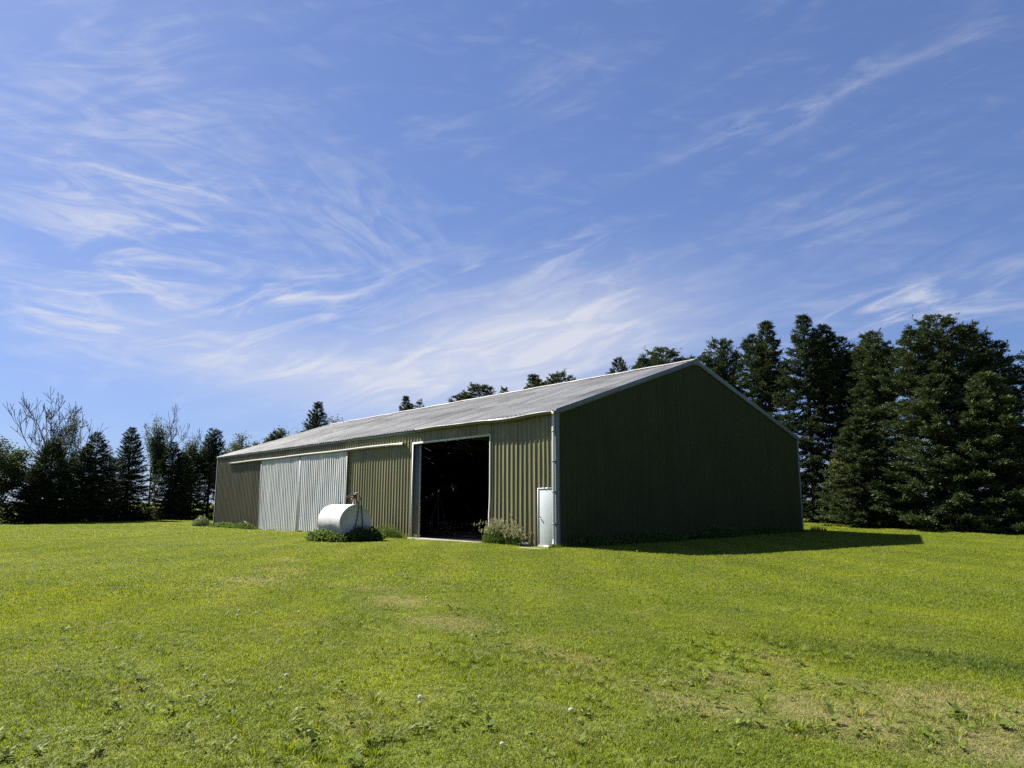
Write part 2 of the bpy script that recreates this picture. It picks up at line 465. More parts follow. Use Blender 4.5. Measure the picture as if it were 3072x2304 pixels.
def lawn_color(t, tint=None):
    """colour of the lawn: lusher, paler and dried-out areas, plus painted mowing light"""
    P = t.pos()
    sp = t.new('ShaderNodeSeparateXYZ'); t.put(sp.inputs[0], P)
    flat = t.comb(sp.outputs[0], sp.outputs[1], 0.0)
    n1 = t.noise(flat, 0.22, 6, 0.62, 0.6)
    n2 = t.noise(flat, 0.9, 5, 0.62, 0.4)
    n3 = t.noise(flat, 3.3, 3, 0.55)
    green = t.mix(t.smooth(n1, 0.36, 0.64), (0.238, 0.268, 0.018), (0.164, 0.208, 0.019))
    green = t.mix(t.math('MULTIPLY', t.smooth(n2, 0.46, 0.66), 0.75), green, (0.222, 0.226, 0.068))
    green = t.mix(t.math('MULTIPLY', t.smooth(n3, 0.5, 0.75), 0.35), green, (0.080, 0.122, 0.016))
    # mowing passes: light on alternately leaning strips put into the colour
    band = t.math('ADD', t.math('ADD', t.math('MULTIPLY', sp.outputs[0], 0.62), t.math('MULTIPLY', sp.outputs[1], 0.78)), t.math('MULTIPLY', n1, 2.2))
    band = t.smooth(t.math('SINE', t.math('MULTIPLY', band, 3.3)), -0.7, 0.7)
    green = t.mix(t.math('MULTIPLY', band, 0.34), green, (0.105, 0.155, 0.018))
    lush = None
    for cx, cy, rx, ry, a in LUSH:
        ex = t.math('POWER', t.math('DIVIDE', t.math('SUBTRACT', sp.outputs[0], cx), rx), 2.0)
        ey = t.math('POWER', t.math('DIVIDE', t.math('SUBTRACT', sp.outputs[1], cy), ry), 2.0)
        g = t.math('MULTIPLY', t.math('EXPONENT', t.math('MULTIPLY', t.math('ADD', ex, ey), -1.0)), a)
        lush = g if lush is None else t.math('MAXIMUM', lush, g)
    green = t.mix(t.smooth(t.math('MULTIPLY', lush, t.math('ADD', 0.4, n2)), 0.15, 0.9), green, (0.082, 0.125, 0.018))
    # dried-out ground
    dry = None
    for cx, cy, rx, ry, a in DRY:
        ex = t.math('POWER', t.math('DIVIDE', t.math('SUBTRACT', sp.outputs[0], cx), rx), 2.0)
        ey = t.math('POWER', t.math('DIVIDE', t.math('SUBTRACT', sp.outputs[1], cy), ry), 2.0)
        g = t.math('MULTIPLY', t.math('EXPONENT', t.math('MULTIPLY', t.math('ADD', ex, ey), -1.0)), a)
        dry = g if dry is None else t.math('MAXIMUM', dry, g)
    n4 = t.noise(flat, 9.0, 3, 0.6)
    n3 = t.math('ADD', t.math('MULTIPLY', n3, 0.5), t.math('MULTIPLY', n4, 0.5))
    dry = t.smooth(t.math('MULTIPLY', dry, t.math('ADD', -1.15, t.math('ADD', t.math('MULTIPLY', n2, 1.9), t.math('MULTIPLY', n3, 2.4)))), 0.15, 0.95)
    return green, dry, n2, n3


LUSH = [(16.2, -9.6, 1.7, .8, .9), (14.4, -10.0, 1.3, .5, .7), (12.5, -8.0, 3.5, .5, .5), (17.5, -8.0, 2.5, 1.2, .7), (3.0, -14.6, 2.0, .4, .6), (-6, -10.2, 5, .5, .5), (8, -4, 4, .6, .35), (11.5, -16.9, 1.0, .6, .4)]
DRY = [(15.4, -13.1, 0.9, 0.7, 0.75), (16.1, -12.5, 0.9, 0.8, 0.9), (16.8, -11.6, 1.1, 1.0, 1.0), (17.4, -12.2, 0.8, 0.8, 0.9), (14.8, -12.3, 0.7, 0.6, 0.6), (14.7, -11.0, 1.0, 0.5, 0.45),
       (3.0, -12.2, 1.6, 1.0, 0.85), (1.0, -10.6, 2.2, 0.6, 0.8), (8.2, -11.5, 1.6, 0.8, 0.8), (10.5, -12.3, 1.6, 0.7, 0.8), (12.8, -12.6, 1.4, 0.6, 0.7), (6.0, -10.8, 1.8, 0.7, 0.7), (-2, -9.3, 1.6, 0.5, 0.8), (-4.5, -6.5, 2.0, 0.6, 0.6), (5.0, -13.4, 1.5, 0.5, 0.6), (13.4, -16.6, 1.0, 0.4, 0.35),
       (-22, -7, 8, 1.5, 0.35), (-30, -3.0, 7, 1.2, 0.3), (3.0, 24.0, 8, 1.4, 0.55)]


def ground_material():
    m, t, p, out = material('lawn_soil')
    green, dry, n2, n3 = lawn_color(t)
    fine = t.noise(t.pos(), 26.0, 4, 0.7)
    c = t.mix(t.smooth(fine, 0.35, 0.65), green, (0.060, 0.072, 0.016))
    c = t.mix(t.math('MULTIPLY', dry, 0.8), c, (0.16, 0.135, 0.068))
    t.put(p.inputs['Base Color'], c)
    p.inputs['Roughness'].default_value = 0.95; p.inputs['Specular IOR Level'].default_value = 0.1
    bump(t, p, fine, 0.8, 0.05)
    return m


def blade_material():
    m, t, p, out = material('grass_blade')
    green, dry, n2, n3 = lawn_color(t)
    tint = t.attr('tint')
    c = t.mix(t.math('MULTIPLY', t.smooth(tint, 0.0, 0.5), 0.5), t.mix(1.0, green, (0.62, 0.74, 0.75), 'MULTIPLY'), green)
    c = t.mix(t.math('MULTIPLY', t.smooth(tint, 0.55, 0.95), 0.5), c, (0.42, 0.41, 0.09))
    straw = t.math('GREATER_THAN', t.math('ADD', tint, t.math('MULTIPLY', dry, 0.62)), 0.975)
    c = t.mix(t.math('MULTIPLY', straw, 0.85), c, (0.33, 0.295, 0.145))
    t.put(p.inputs['Base Color'], c)
    p.inputs['Roughness'].default_value = 0.55; p.inputs['Specular IOR Level'].default_value = 0.14
    tr = t.new('ShaderNodeBsdfTranslucent'); t.put(tr.inputs[0], t.mix(1.0, c, (1.35, 1.30, 0.45), 'MULTIPLY'))
    mx = t.new('ShaderNodeMixShader'); mx.inputs[0].default_value = 0.45
    t.l.new(p.outputs[0], mx.inputs[1]); t.l.new(tr.outputs[0], mx.inputs[2]); t.l.new(mx.outputs[0], out.inputs[0])
    return m


M['ground'] = ground_material()
M['blade'] = blade_material()


def ground():
    def axis(lo, hi, step, far):
        a = list(np.arange(lo, hi + 1e-6, step)); s = step; x = hi
        while x < far: s *= 1.35; x += s; a.append(x)
        s = step; x = lo
        while x > -far: s *= 1.35; x -= s; a.insert(0, x)
        return np.array(a)
    xs = axis(-72, 28, 1.0, 2500); ys = axis(-26, 40, 1.0, 2500)
    X, Y = np.meshgrid(xs, ys, indexing='ij')
    V = np.stack([X, Y, hgt(X, Y)], -1).reshape(-1, 3)
    n, k = len(xs), len(ys)
    I = np.arange(n * k).reshape(n, k)
    F = np.stack([I[:-1, :-1], I[1:, :-1], I[1:, 1:], I[:-1, 1:]], -1).reshape(-1, 4)
    o = link('ground', mesh('ground', V, F, M['ground'], True))
    tag(o, 'mown green lawn sloping gently round the barn', 'lawn', kind='structure')


ground()

# ------------------------------------------------------------------ the barn
BL, BW, HE, HR = 36.94, 17.46, 4.88, 7.88
SL = (HR - HE) / (BW / 2)
PW = BL / 47                 # panel width, three ribs each
ZB = -0.42                   # sheets run a little into the ground
barn = thing('pole_barn', (0, 0, 0), 'long low pole barn with grey metal roof and olive ribbed siding on the lawn', 'barn')


def rib_profile(W, n, h=0.027):
    pts = []
    s = W / n
    for i in range(n):
        c = (i + 0.5) * s
        pts += [(c - 0.042, 0), (c - 0.020, h), (c + 0.020, h), (c + 0.042, 0)]
    return [(0, 0)] + pts + [(W, 0)]


def ribbed(W, n, zlo, zhi, rows, h=0.027, wob=0.004, seed=0, top=None):
    """sheet in the xz plane facing -y"""
    rng = random.Random(seed)
    pr = rib_profile(W, n, h)
    V = []
    ph = rng.uniform(0, 6)
    for r in range(rows + 1):
        f = r / rows
        for (x, y) in pr:
            zt = zhi if top is None else top(x)
            z = zlo + (zt - zlo) * f
            bulge = wob * math.sin(ph + f * rng.uniform(5.5, 6.5)) * math.sin(math.pi * x / W)
            V.append((x, -y - bulge, z))
    k = len(pr)
    F = np.array([(r * k + i, r * k + i + 1, (r + 1) * k + i + 1, (r + 1) * k + i) for r in range(rows) for i in range(k - 1)])
    return np.array(V), F


OPEN = (-9.70, -3.86, 4.25)      # the open doorway
SDOOR = (-1.04, -0.10, 2.06)     # the small door
_cache = {}


def wall_panel_mesh(W, n, zlo, zhi, mat, var):
    key = (round(W, 3), n, round(zlo, 3), round(zhi, 3), mat.name, var)
    if key not in _cache:
        V, F = ribbed(W, n, zlo, zhi, 4, seed=hash(key) % 1000 + var, wob=0.006)
        _cache[key] = mesh('wall_panel', V, F, mat)
    return _cache[key]


def front_wall():
    segs = []
    x = -BL
    while x < -0.01:
        segs.append((x, min(x + PW, 0))); x += PW
    i = 0
    for a, b in segs:
        cuts = [a] + [c for c in (OPEN[0], OPEN[1], SDOOR[0], SDOOR[1]) if a < c < b] + [b]
        for p, q in zip(cuts[:-1], cuts[1:]):
            if q - p < 0.03: continue
            mid = (p + q) / 2
            zlo = OPEN[2] if OPEN[0] < mid < OPEN[1] else (SDOOR[2] if SDOOR[0] < mid < SDOOR[1] else ZB)
            n = max(1, round((q - p) / (PW / 3)))
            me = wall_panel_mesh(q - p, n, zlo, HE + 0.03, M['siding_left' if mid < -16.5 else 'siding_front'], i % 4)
            link('wall_panel', me, barn, (p, 0, 0)); i += 1


def back_wall():
    for i in range(47):
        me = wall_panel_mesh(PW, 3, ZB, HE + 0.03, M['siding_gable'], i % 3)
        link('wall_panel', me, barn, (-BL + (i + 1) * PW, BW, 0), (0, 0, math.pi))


def gable_wall(x, rz):
    n = 22; W = BW / n
    for i in range(n):
        y0 = i * W
        if rz > 0: top = lambda u, y0=y0: HE + SL * (BW / 2 - abs(y0 + u - BW / 2)) + 0.068
        else: top = lambda u, y0=y0: HE + SL * (BW / 2 - abs(y0 + W - u - BW / 2)) + 0.068
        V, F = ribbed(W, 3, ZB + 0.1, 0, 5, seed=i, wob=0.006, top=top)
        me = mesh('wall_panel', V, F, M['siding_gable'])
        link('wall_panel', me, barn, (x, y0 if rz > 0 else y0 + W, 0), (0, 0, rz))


front_wall(); back_wall()
gable_wall(0, math.pi / 2)
gable_wall(-BL, -math.pi / 2)


def roof():
    EV = 0.12
    run = BW / 2 + EV
    slope_len = math.hypot(run, run * SL)
    variants = []
    rng = random.Random(5)
    W = (BL + 0.10) / 47
    for v in range(7):
        pr = rib_profile(W, 3, 0.032)
        rows = 14; V = []
        ph = [rng.uniform(0, 6.28) for _ in range(4)]
        for r in range(rows + 1):
            s = slope_len * r / rows
            for (x, h) in pr:
                wob = 0.012 * math.sin(s * 2.6 + ph[0]) + 0.008 * math.sin(s * 1.1 + ph[1]) + 0.006 * math.sin(x * 5 + s * 0.8 + ph[2])
                wob *= math.sin(math.pi * min(1, r / rows * 1.0 + 0.08)) ** 0.5 if r < rows else 0
                V.append((x, s, h + wob))
        k = len(pr)
        F = np.array([(r * k + i, r * k + i + 1, (r + 1) * k + i + 1, (r + 1) * k + i) for r in range(rows) for i in range(k - 1)])
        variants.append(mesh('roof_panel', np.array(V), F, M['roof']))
    ang = math.atan(SL)
    for i in range(47):
        o = link('roof_panel', variants[rng.randrange(7)], barn, (-BL - 0.05 + i * W, -EV, HE + 0.035 - EV * SL), (ang, 0, 0))
        o = link('roof_panel', variants[rng.randrange(7)], barn, (-BL - 0.05 + (i + 1) * W, BW + EV, HE + 0.035 - EV * SL), (ang, 0, math.pi))
    # ridge cap
    mb = MB()
    zt = HR + 0.085
    prof = [(BW / 2 - 0.20, zt - 0.20 * SL - 0.005), (BW / 2 - 0.02, zt + 0.02), (BW / 2 + 0.02, zt + 0.02), (BW / 2 + 0.20, zt - 0.20 * SL - 0.005), (BW / 2 + 0.18, zt - 0.20 * SL - 0.015), (BW / 2, zt - 0.02), (BW / 2 - 0.18, zt - 0.20 * SL - 0.015)]
    xs = np.linspace(-BL - 0.08, 0.08, 26)
    mb.sweep(prof, [(x, 0, 0.012 * math.sin(x * 1.7)) for x in xs])
    mb.obj('ridge_cap', M['gutter'], barn)
    # rake trims on both gables
    for x0, x1 in ((0.031, 0.066), (-BL - 0.066, -BL - 0.031)):
        for sgn in (0, 1):
            def pt(y, dz, x):
                yy = y if sgn == 0 else BW - y
                return (x, yy, HE + 0.05 + SL * y + dz)
            V = [pt(y, dz, x) for x in (x0, x1) for (y, dz) in ((-0.09, -0.18), (BW / 2 - 0.22, -0.18), (BW / 2 - 0.22, 0.035), (-0.09, 0.035))]
            MB().add(V, [(0, 1, 2, 3), (7, 6, 5, 4), (0, 4, 5, 1), (1, 5, 6, 2), (2, 6, 7, 3), (3, 7, 4, 0)]).obj('rake_trim', M['trim_shaded'], barn)
        # peak cap where the two rakes meet
        c = BW / 2; e = 0.003 if x1 > 0 else -0.003
        zc = HE + 0.05 + SL * c
        V = [(x + e * k, c + dy, zc + dz) for k, x in ((-1, x0), (1, x1)) for dy, dz in ((-0.225, -0.26), (0.225, -0.26), (0.225, -0.03), (0, 0.055), (-0.225, -0.03))]
        MB().add(V, [(4, 3, 2, 1, 0), (5, 6, 7, 8, 9)] + [(i, (i + 1) % 5, 5 + (i + 1) % 5, 5 + i) for i in range(5)]).obj('peak_cap', M['trim_shaded'], barn)
    # closure strips that seal the ribs of the roof sheets above the walls
    for k in (0, 1):
        pr = [(-0.052, 4.80), (-0.031, 4.80), (-0.031, HE + 0.022), (-0.052, HE + 0.015)]
        if k: pr = [(BW - y, z + (0.030 if z > 4.85 else 0)) for y, z in pr][::-1]
        MB().sweep(pr, [(-BL + 0.01, 0, 0), (-0.01, 0, 0)]).obj('eave_closure', M['trim_grey'], barn)
    # fascia along the front eave left of the gutter, and along the back
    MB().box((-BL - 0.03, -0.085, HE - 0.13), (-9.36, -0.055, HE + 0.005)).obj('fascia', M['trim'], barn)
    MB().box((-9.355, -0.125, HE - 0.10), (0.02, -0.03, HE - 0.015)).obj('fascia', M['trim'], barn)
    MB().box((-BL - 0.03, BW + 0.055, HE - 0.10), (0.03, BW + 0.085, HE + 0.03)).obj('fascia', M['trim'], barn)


roof()


def corner_trims():
    for x, y, sx, sy in ((0, 0, 1, -1), (-BL, 0, -1, -1), (0, BW, 1, 1), (-BL, BW, -1, 1)):
        w_ = 0.15
        mb = MB()
        xo, yo = x + sx * 0.036, y + sy * 0.036
        # L shaped corner piece
        L = [(xo, yo), (xo - sx * w_, yo), (xo - sx * w_, yo - sy * 0.006), (xo - sx * 0.006, yo - sy * 0.006), (xo - sx * 0.006, yo - sy * w_), (xo, yo - sy * w_)]
        if sx * sy > 0: L = L[::-1]
        z0, z1 = -0.40, HE - 0.105
        V = [(p[0], p[1], z0) for p in L] + [(p[0], p[1], z1) for p in L]
        n = len(L)
        mb.add(V, [(i, (i + 1) % n, n + (i + 1) % n, n + i) for i in range(n)])
        mb.obj('corner_trim', M['trim_shaded'], barn)


corner_trims()


def gutter():
    x0, x1 = -9.35, -0.03
    # K-style channel hung below the eave; it has come loose and sags towards the corner
    y = -0.085
    y = -0.128
    prof = [(y, 4.88), (y, 4.765), (y - 0.09, 4.755), (y - 0.11, 4.80), (y - 0.155, 4.835), (y - 0.160, 4.875), (y - 0.145, 4.875), (y - 0.142, 4.842), (y - 0.10, 4.81), (y - 0.083, 4.768), (y - 0.012, 4.775), (y - 0.010, 4.88)]
    path = []
    for x in np.linspace(x0, x1, 30):
        sag = -0.06 * math.exp(-((x + 2.9) / 1.5) ** 2) - 0.010 * math.sin(x * 1.9) - 0.015 * (x - x0) / 9
        path.append((x, 0.0, sag))
    MB().sweep(prof, path).obj('gutter', M['gutter'], barn)
    # downspout at the corner with bands, elbow and outlet
    ds = MB()
    dx, dy = -0.085, -0.10
    ds.box((dx - 0.045, dy - 0.035, 0.26), (dx + 0.045, dy + 0.035, 4.78))
    o = ds.obj('downspout', M['trim_white'], barn, bevel=0.01)
    el = MB()
    path = [(dx, dy, 0.30), (dx, dy, 0.20), (dx + 0.05, dy - 0.07, 0.10), (dx + 0.12, dy - 0.16, 0.03)]
    el.tube(path, [0.05, 0.055, 0.055, 0.052], 8)
    el.obj('elbow', M['trim_white'], o, True)
    for z in (4.1, 3.0, 1.9, 0.75):
        MB().box((dx - 0.052, dy - 0.042, z), (dx + 0.052, -0.005, z + 0.04)).obj('strap', M['trim'], o)


gutter()


def sliding_doors():
    xa, xb, xm, zt, yb = -28.02, -16.03, -22.0, 4.22, -0.10
    for k, (a, b) in enumerate(((xa, xm - 0.035), (xm + 0.035, xb))):
        leaf = bpy.data.objects.new('sliding_door', None); COL.objects.link(leaf); leaf.parent = barn; leaf.location = (a, yb, 0)
        leaf['label'] = 'white ribbed sliding door leaf on its track'
        Wd = (b - a - 0.10) / 8
        for i in range(8):
            V, F = ribbed(Wd, 3, -0.10 - (0.06 if i % 3 == 1 else 0.02 * (i % 2)) - 0.08 * (1 - k), zt - 0.03, 8, h=0.017, wob=0.014, seed=i + 40 * k)
            link('panel', mesh('panel', V, F, M['white_door']), leaf, (0.05 + i * Wd, 0, 0))
        for x0 in (0.0, b - a - 0.10):
            MB().box((x0 + (0.0 if x0 == 0.0 else 0.045), -0.020, -0.18), (x0 + (0.055 if x0 == 0.0 else 0.10), 0.035, zt - 0.01)).obj('edge_trim', M['white_door'], leaf)
        MB().box((0.10, -0.012, zt - 0.03), (b - a - 0.10, 0.03, zt + 0.02)).obj('top_rail', M['white_door'], leaf)
    # the track cover
    mb = MB()
    prof = [(-0.03, 4.37), (-0.185, 4.345), (-0.195, 4.335), (-0.195, 4.245), (-0.185, 4.245), (-0.18, 4.33), (-0.03, 4.345)]
    xs = np.linspace(-34.22, -10.40, 22)
    mb.sweep(prof, [(x, 0.0, 0.010 * math.sin(x * 0.8)) for x in xs])
    mb.obj('door_track', M['trim_white'], barn)


sliding_doors()


def doorway():
    x0, x1, zt = OPEN
    # bent white metal trim round the opening
    MB().box((x0 - 0.03, -0.05, -0.35), (x0 + 0.05, 0.0, zt + 0.05)).obj('jamb_trim', M['trim_white'], barn)
    mb = MB()
    pts = []
    for z in np.linspace(-0.35, zt + 0.05, 14):
        off = -0.05 * math.exp(-((z - 0.9) / 0.5) ** 2) - 0.03 * max(0, 1 - z)
        pts.append((x1 - 0.05 + off, z))
    V = []
    for (x, z) in pts: V += [(x, -0.05, z), (x + 0.07, -0.05, z), (x + 0.07, 0.01, z), (x, 0.01, z)]
    F = [(i * 4 + k, i * 4 + (k + 1) % 4, (i + 1) * 4 + (k + 1) % 4, (i + 1) * 4 + k) for i in range(13) for k in range(4)] + [(3, 2, 1, 0), (52, 53, 54, 55)]
    mb.add(V, F).obj('jamb_trim', M['trim_white'], barn)
    MB().box((x0 + 0.052, -0.048, zt - 0.04), (x1 - 0.052, 0.0, zt + 0.048)).obj('header_trim', M['trim_white'], barn)
    # the door leaf slid back behind the wall shows as a grey edge
    MB().box((x0 - 2.5, 0.10, -0.12), (x0 + 0.42, 0.16, zt + 0.10)).obj('inner_door', M['trim_grey'], barn)
    MB().box((x0 + 0.425, 0.085, -0.12), (x0 + 0.455, 0.165, zt + 0.10)).obj('door_edge', M['trim_white'], barn)
    # timber frame just inside
    for px in (-36.6, -30.5, -24.4, -18.3, -12.6, -3.55, -0.3):
        MB().box((px - 0.08, 0.20, -0.3), (px + 0.08, 0.36, HE - 0.05)).obj('post', M['wood'], barn)
        MB().box((px - 0.08, BW - 0.36, -0.3), (px + 0.08, BW - 0.20, HE - 0.05)).obj('post', M['wood'], barn)
    for px in (-33.5, -27.4, -21.3, -15.2, -9.1, -3.0):
        mb = MB(); c = BW / 2
        mb.box((px - 0.03, 0.3, HE - 0.30), (px + 0.03, BW - 0.3, HE - 0.06))
        for s in (1, -1):
            a, b = (0.3, c) if s == 1 else (BW - 0.3, c)
            za, zb = HE + 0.0, HR - 0.14
            mb.add([(px - .03, a, za - .16), (px - .03, b, zb - .16), (px - .03, b, zb), (px - .03, a, za), (px + .03, a, za - .16), (px + .03, b, zb - .16), (px + .03, b, zb), (px + .03, a, za)],
                   [(0, 1, 2, 3), (7, 6, 5, 4), (0, 4, 5, 1), (1, 5, 6, 2), (2, 6, 7, 3), (3, 7, 4, 0)])
        mb.obj('truss', M['wood'], barn)
    MB().box((-BL + 0.05, 0.02, -0.5), (-0.05, BW - 0.05, -0.055)).obj('floor', M['dirt'], barn)
    # concrete threshold strip
    MB().box((x0 + 0.3, -0.42, -0.5), (x1 - 0.3, 0.015, -0.045)).obj('threshold', M['concrete'], barn, bevel=0.01)


doorway()


def small_door():
    x0, x1, zt = SDOOR
    y = -0.024
    MB().box((x0 - 0.0, y, -0.30), (x0 + 0.035, 0.10, zt)).obj('door_frame', M['trim_white'], barn)
    MB().box((x0 + 0.036, y + 0.002, zt - 0.035), (x1 - 0.001, 0.10, zt + 0.004)).obj('door_frame', M['door_white'], barn)
    d = MB().box((x0 + 0.040, -0.006, -0.005), (x1, 0.040, zt - 0.040)).obj('door', M['door_white'], barn, bevel=0.004)
    k = MB()
    k.tube([(x0 + 0.115, -0.006, 0.98), (x0 + 0.115, -0.03, 0.98)], 0.014, 8)
    k.tube([(x0 + 0.115, -0.025, 0.98), (x0 + 0.115, -0.035, 0.98), (x0 + 0.115, -0.06, 0.98), (x0 + 0.115, -0.068, 0.98)], [0.018, 0.032, 0.030, 0.012], 12)
    k.tube([(x0 + 0.115, -0.005, 0.98), (x0 + 0.115, -0.012, 0.98)], 0.036, 12)
    k.obj('knob', M['knob'], d, True)
    for z in (0.25, 1.0, 1.75):
        MB().tube([(x1 - 0.012, -0.008, z - 0.05), (x1 - 0.012, -0.008, z + 0.05)], 0.008, 6).obj('hinge', M['knob'], d)
    MB().box((x0 + 0.036, -0.055, -0.30), (x1 + 0.06, 0.05, -0.008)).obj('sill', M['gutter'], barn)


small_door()
# concrete step in front of the small door
stp = MB().box((-1.30, -0.95, -0.40), (-0.18, -0.062, -0.075)).obj('door_step', M['concrete'], bevel=0.02)
tag(stp, 'low worn concrete step in front of the small white door', 'step')

# ------------------------------------------------------------------ fuel tank
tank = thing('fuel_tank', (-10.40, -3.05, H1(-10.4, -3.05)), 'white round fuel storage tank lying in weeds in front of the barn', 'tank')


def build_tank():
    Rr, Lh, zc = 0.775, 1.05, 0.775 + 0.03
    n = 56
    xs = [-Lh] + list(np.linspace(-Lh + 0.005, Lh - 0.005, 13)) + [Lh]
    V = []; rng = random.Random(3)
    for x in xs:
        for k in range(n):
            a = 2 * math.pi * k / n
            r = Rr
            # a long shallow crease and dents on the camera side
            side = math.exp(-((((a - math.radians(196) + math.pi) % (2 * math.pi)) - math.pi) / 0.16) ** 2)
            r -= 0.022 * side * (0.6 + 0.4 * math.sin(x * 3.1 + 0.5)) * (1 - abs(x / Lh) ** 6)
            d2 = math.exp(-((((a - math.radians(208) + math.pi) % (2 * math.pi)) - math.pi) / 0.12) ** 2 - ((x - 0.45) / 0.22) ** 2)
            r -= 0.03 * d2
            V.append((x, r * math.cos(a), zc + r * math.sin(a)))
    F = [(i * n + k, i * n + (k + 1) % n, (i + 1) * n + (k + 1) % n, (i + 1) * n + k) for i in range(len(xs) - 1) for k in range(n)]
    F = [f[::-1] for f in F]
    body = MB().add(V, F).obj('body', M['tank'], tank, True)
    for s, nm in ((1, 'end_plate'), (-1, 'end_plate')):
        rings = [(1.0, 0.0), (0.985, 0.014), (0.965, 0.012), (0.94, -0.012), (0.5, -0.004), (0.0, 0.0)]
        V = []; F = []
        for (fr, dx) in rings[:-1]:
            for k in range(n):
                a = 2 * math.pi * k / n
                V.append((s * (Lh + dx), Rr * fr * math.cos(a), zc + Rr * fr * math.sin(a)))
        V.append((s * Lh, 0, zc))
        for i in range(len(rings) - 2):
            F += [(i * n + k, i * n + (k + 1) % n, (i + 1) * n + (k + 1) % n, (i + 1) * n + k) for k in range(n)]
        F += [((len(rings) - 2) * n + k, (len(rings) - 2) * n + (k + 1) % n, len(V) - 1) for k in range(n)]
        if s < 0: F = [f[::-1] for f in F]
        MB().add(V, F).obj(nm, M['tank'], tank, True)
    # skids
    for x in (-0.65, 0.65):
        MB().box((x - 0.05, -0.62, -0.12), (x + 0.05, 0.62, 0.14)).obj('skid', M['dark_metal'], tank)
    top = zc + Rr
    MB().tube([(-0.45, 0, top - 0.01), (-0.45, 0, top + 0.05), (-0.45, 0, top + 0.052), (-0.45, 0, top + 0.085)], [0.035, 0.035, 0.06, 0.05], 12).obj('vent_cap', M['galv'], tank)
    MB().tube([(0.28, 0, top - 0.01), (0.28, 0, top + 0.06)], 0.03, 10).obj('fill_plug', M['dark_metal'], tank)
    # hand pump on its riser
    px = 0.80
    riser = MB().tube([(px, 0, top - 0.01), (px, 0, top + 0.05), (px, 0, top + 0.06), (px, 0, top + 0.24)], [0.055, 0.055, 0.035, 0.032], 10).obj('pump', M['pump_tan'], tank)
    MB().tube([(px, -0.10, top + 0.33), (px, 0.12, top + 0.33)], [0.105, 0.105], 14).obj('housing', M['pump_red'], riser)
    MB().box((px - 0.055, -0.055, top + 0.22), (px + 0.055, 0.055, top + 0.30)).obj('flange', M['pump_red'], riser)
    MB().tube([(px, -0.10, top + 0.30), (px - 0.02, -0.26, top + 0.34), (px - 0.02, -0.34, top + 0.30)], [0.045, 0.04, 0.035], 8).obj('outlet', M['pump_red'], riser)
    MB().tube([(px, 0.04, top + 0.40), (px, 0.10, top + 0.47), (px, 0.20, top + 0.46), (px, 0.26, top + 0.40)], [0.05, 0.055, 0.05, 0.04], 8).obj('nozzle_holder', M['pump_tan'], riser)
    MB().tube([(px + 0.02, 0.11, top + 0.36), (px + 0.03, 0.02, top + 0.50), (px + 0.03, -0.20, top + 0.43)], 0.016, 6).obj('crank', M['pump_tan'], riser)
    # hose hanging over the end in a loop
    e = Lh + 0.045
    P = [(px, 0.22, top + 0.40), (px + 0.10, 0.25, top + 0.30), (px + 0.20, 0.24, top + 0.10), (e, 0.22, top - 0.12), (e + 0.01, 0.26, top - 0.5), (e + 0.01, 0.30, 0.72), (e + 0.02, 0.26, 0.35), (e + 0.04, 0.16, 0.10),
         (e + 0.05, 0.0, 0.06), (e + 0.04, -0.08, 0.20), (e + 0.01, -0.06, 0.6), (e + 0.01, 0.02, 1.0), (e, 0.08, top - 0.12), (px + 0.20, 0.10, top + 0.06), (px + 0.05, 0.06, top + 0.30)]
    # smooth by Catmull-Rom
    Q = []
    for i in range(len(P) - 1):
        p0, p1, p2, p3 = (Vector(P[max(i - 1, 0)]), Vector(P[i]), Vector(P[i + 1]), Vector(P[min(i + 2, len(P) - 1)]))
        for j in range(4):
            u = j / 4
            Q.append(0.5 * ((2 * p1) + (p2 - p0) * u + (2 * p0 - 5 * p1 + 4 * p2 - p3) * u * u + (3 * p1 - p0 - 3 * p2 + p3) * u ** 3))
    Q.append(Vector(P[-1]))
    MB().tube(Q, 0.021, 8).obj('hose', M['rubber'], tank, True)


build_tank()

# ------------------------------------------------------------------ things in and by the barn
au = thing('grain_auger', (-12.8, 3.6, -0.055), 'pale metal grain auger tube propped on legs in the dark barn', 'auger')
MB().tube([(-2.2, 0.2, 1.55), (1.3, 0.0, 2.42)], 0.13, 12).obj('tube', M['galv'], au, True)
MB().tube([(1.28, 0.0, 2.40), (1.42, 0, 2.40), (1.52, 0, 2.15)], [0.15, 0.15, 0.12], 10).obj('spout', M['galv'], au)
for a, b in (((-0.05, -0.02, 2.05), (0.55, -0.3, 0.0)), ((-0.05, 0.02, 2.05), (-0.45, -0.3, 0.0)), ((-0.05, 0.02, 2.05), (0.0, 0.7, 0.0))):
    MB().tube([a, b], 0.035, 6).obj('leg', M['galv'], au)
MB().box((-2.5, -0.2, 0.0), (-2.0, 0.4, 1.65)).obj('hopper', M['pump_red'], au)
for k, (bx, by, ln, rz, lab) in enumerate(((-9.5, 3.0, 2.6, 0.15, 'upper loose timber plank on the dim barn floor, farther from the doorway'), (-8.6, 2.2, 1.9, 0.05, 'short loose timber plank on the dim barn floor nearer the doorway'))):
    b = MB().box((-ln / 2, -0.09, 0), (ln / 2, 0.09, 0.04)).obj('plank', M['wood'])
    b.location = (bx, by, -0.055); b.rotation_euler = (0, 0, rz)
    tag(b, lab, 'plank', 'loose planks inside the barn')
stake = MB().tube([(0, 0, -0.2), (0.01, 0, 0.7), (0.03, 0.01, 1.55)], [0.022, 0.02, 0.018], 8).obj('steel_stake', M['dark_metal'])
stake.location = (-36.35, -0.62, H1(-36.35, -0.62)); tag(stake, 'thin dark steel stake standing by the left corner of the barn', 'stake')
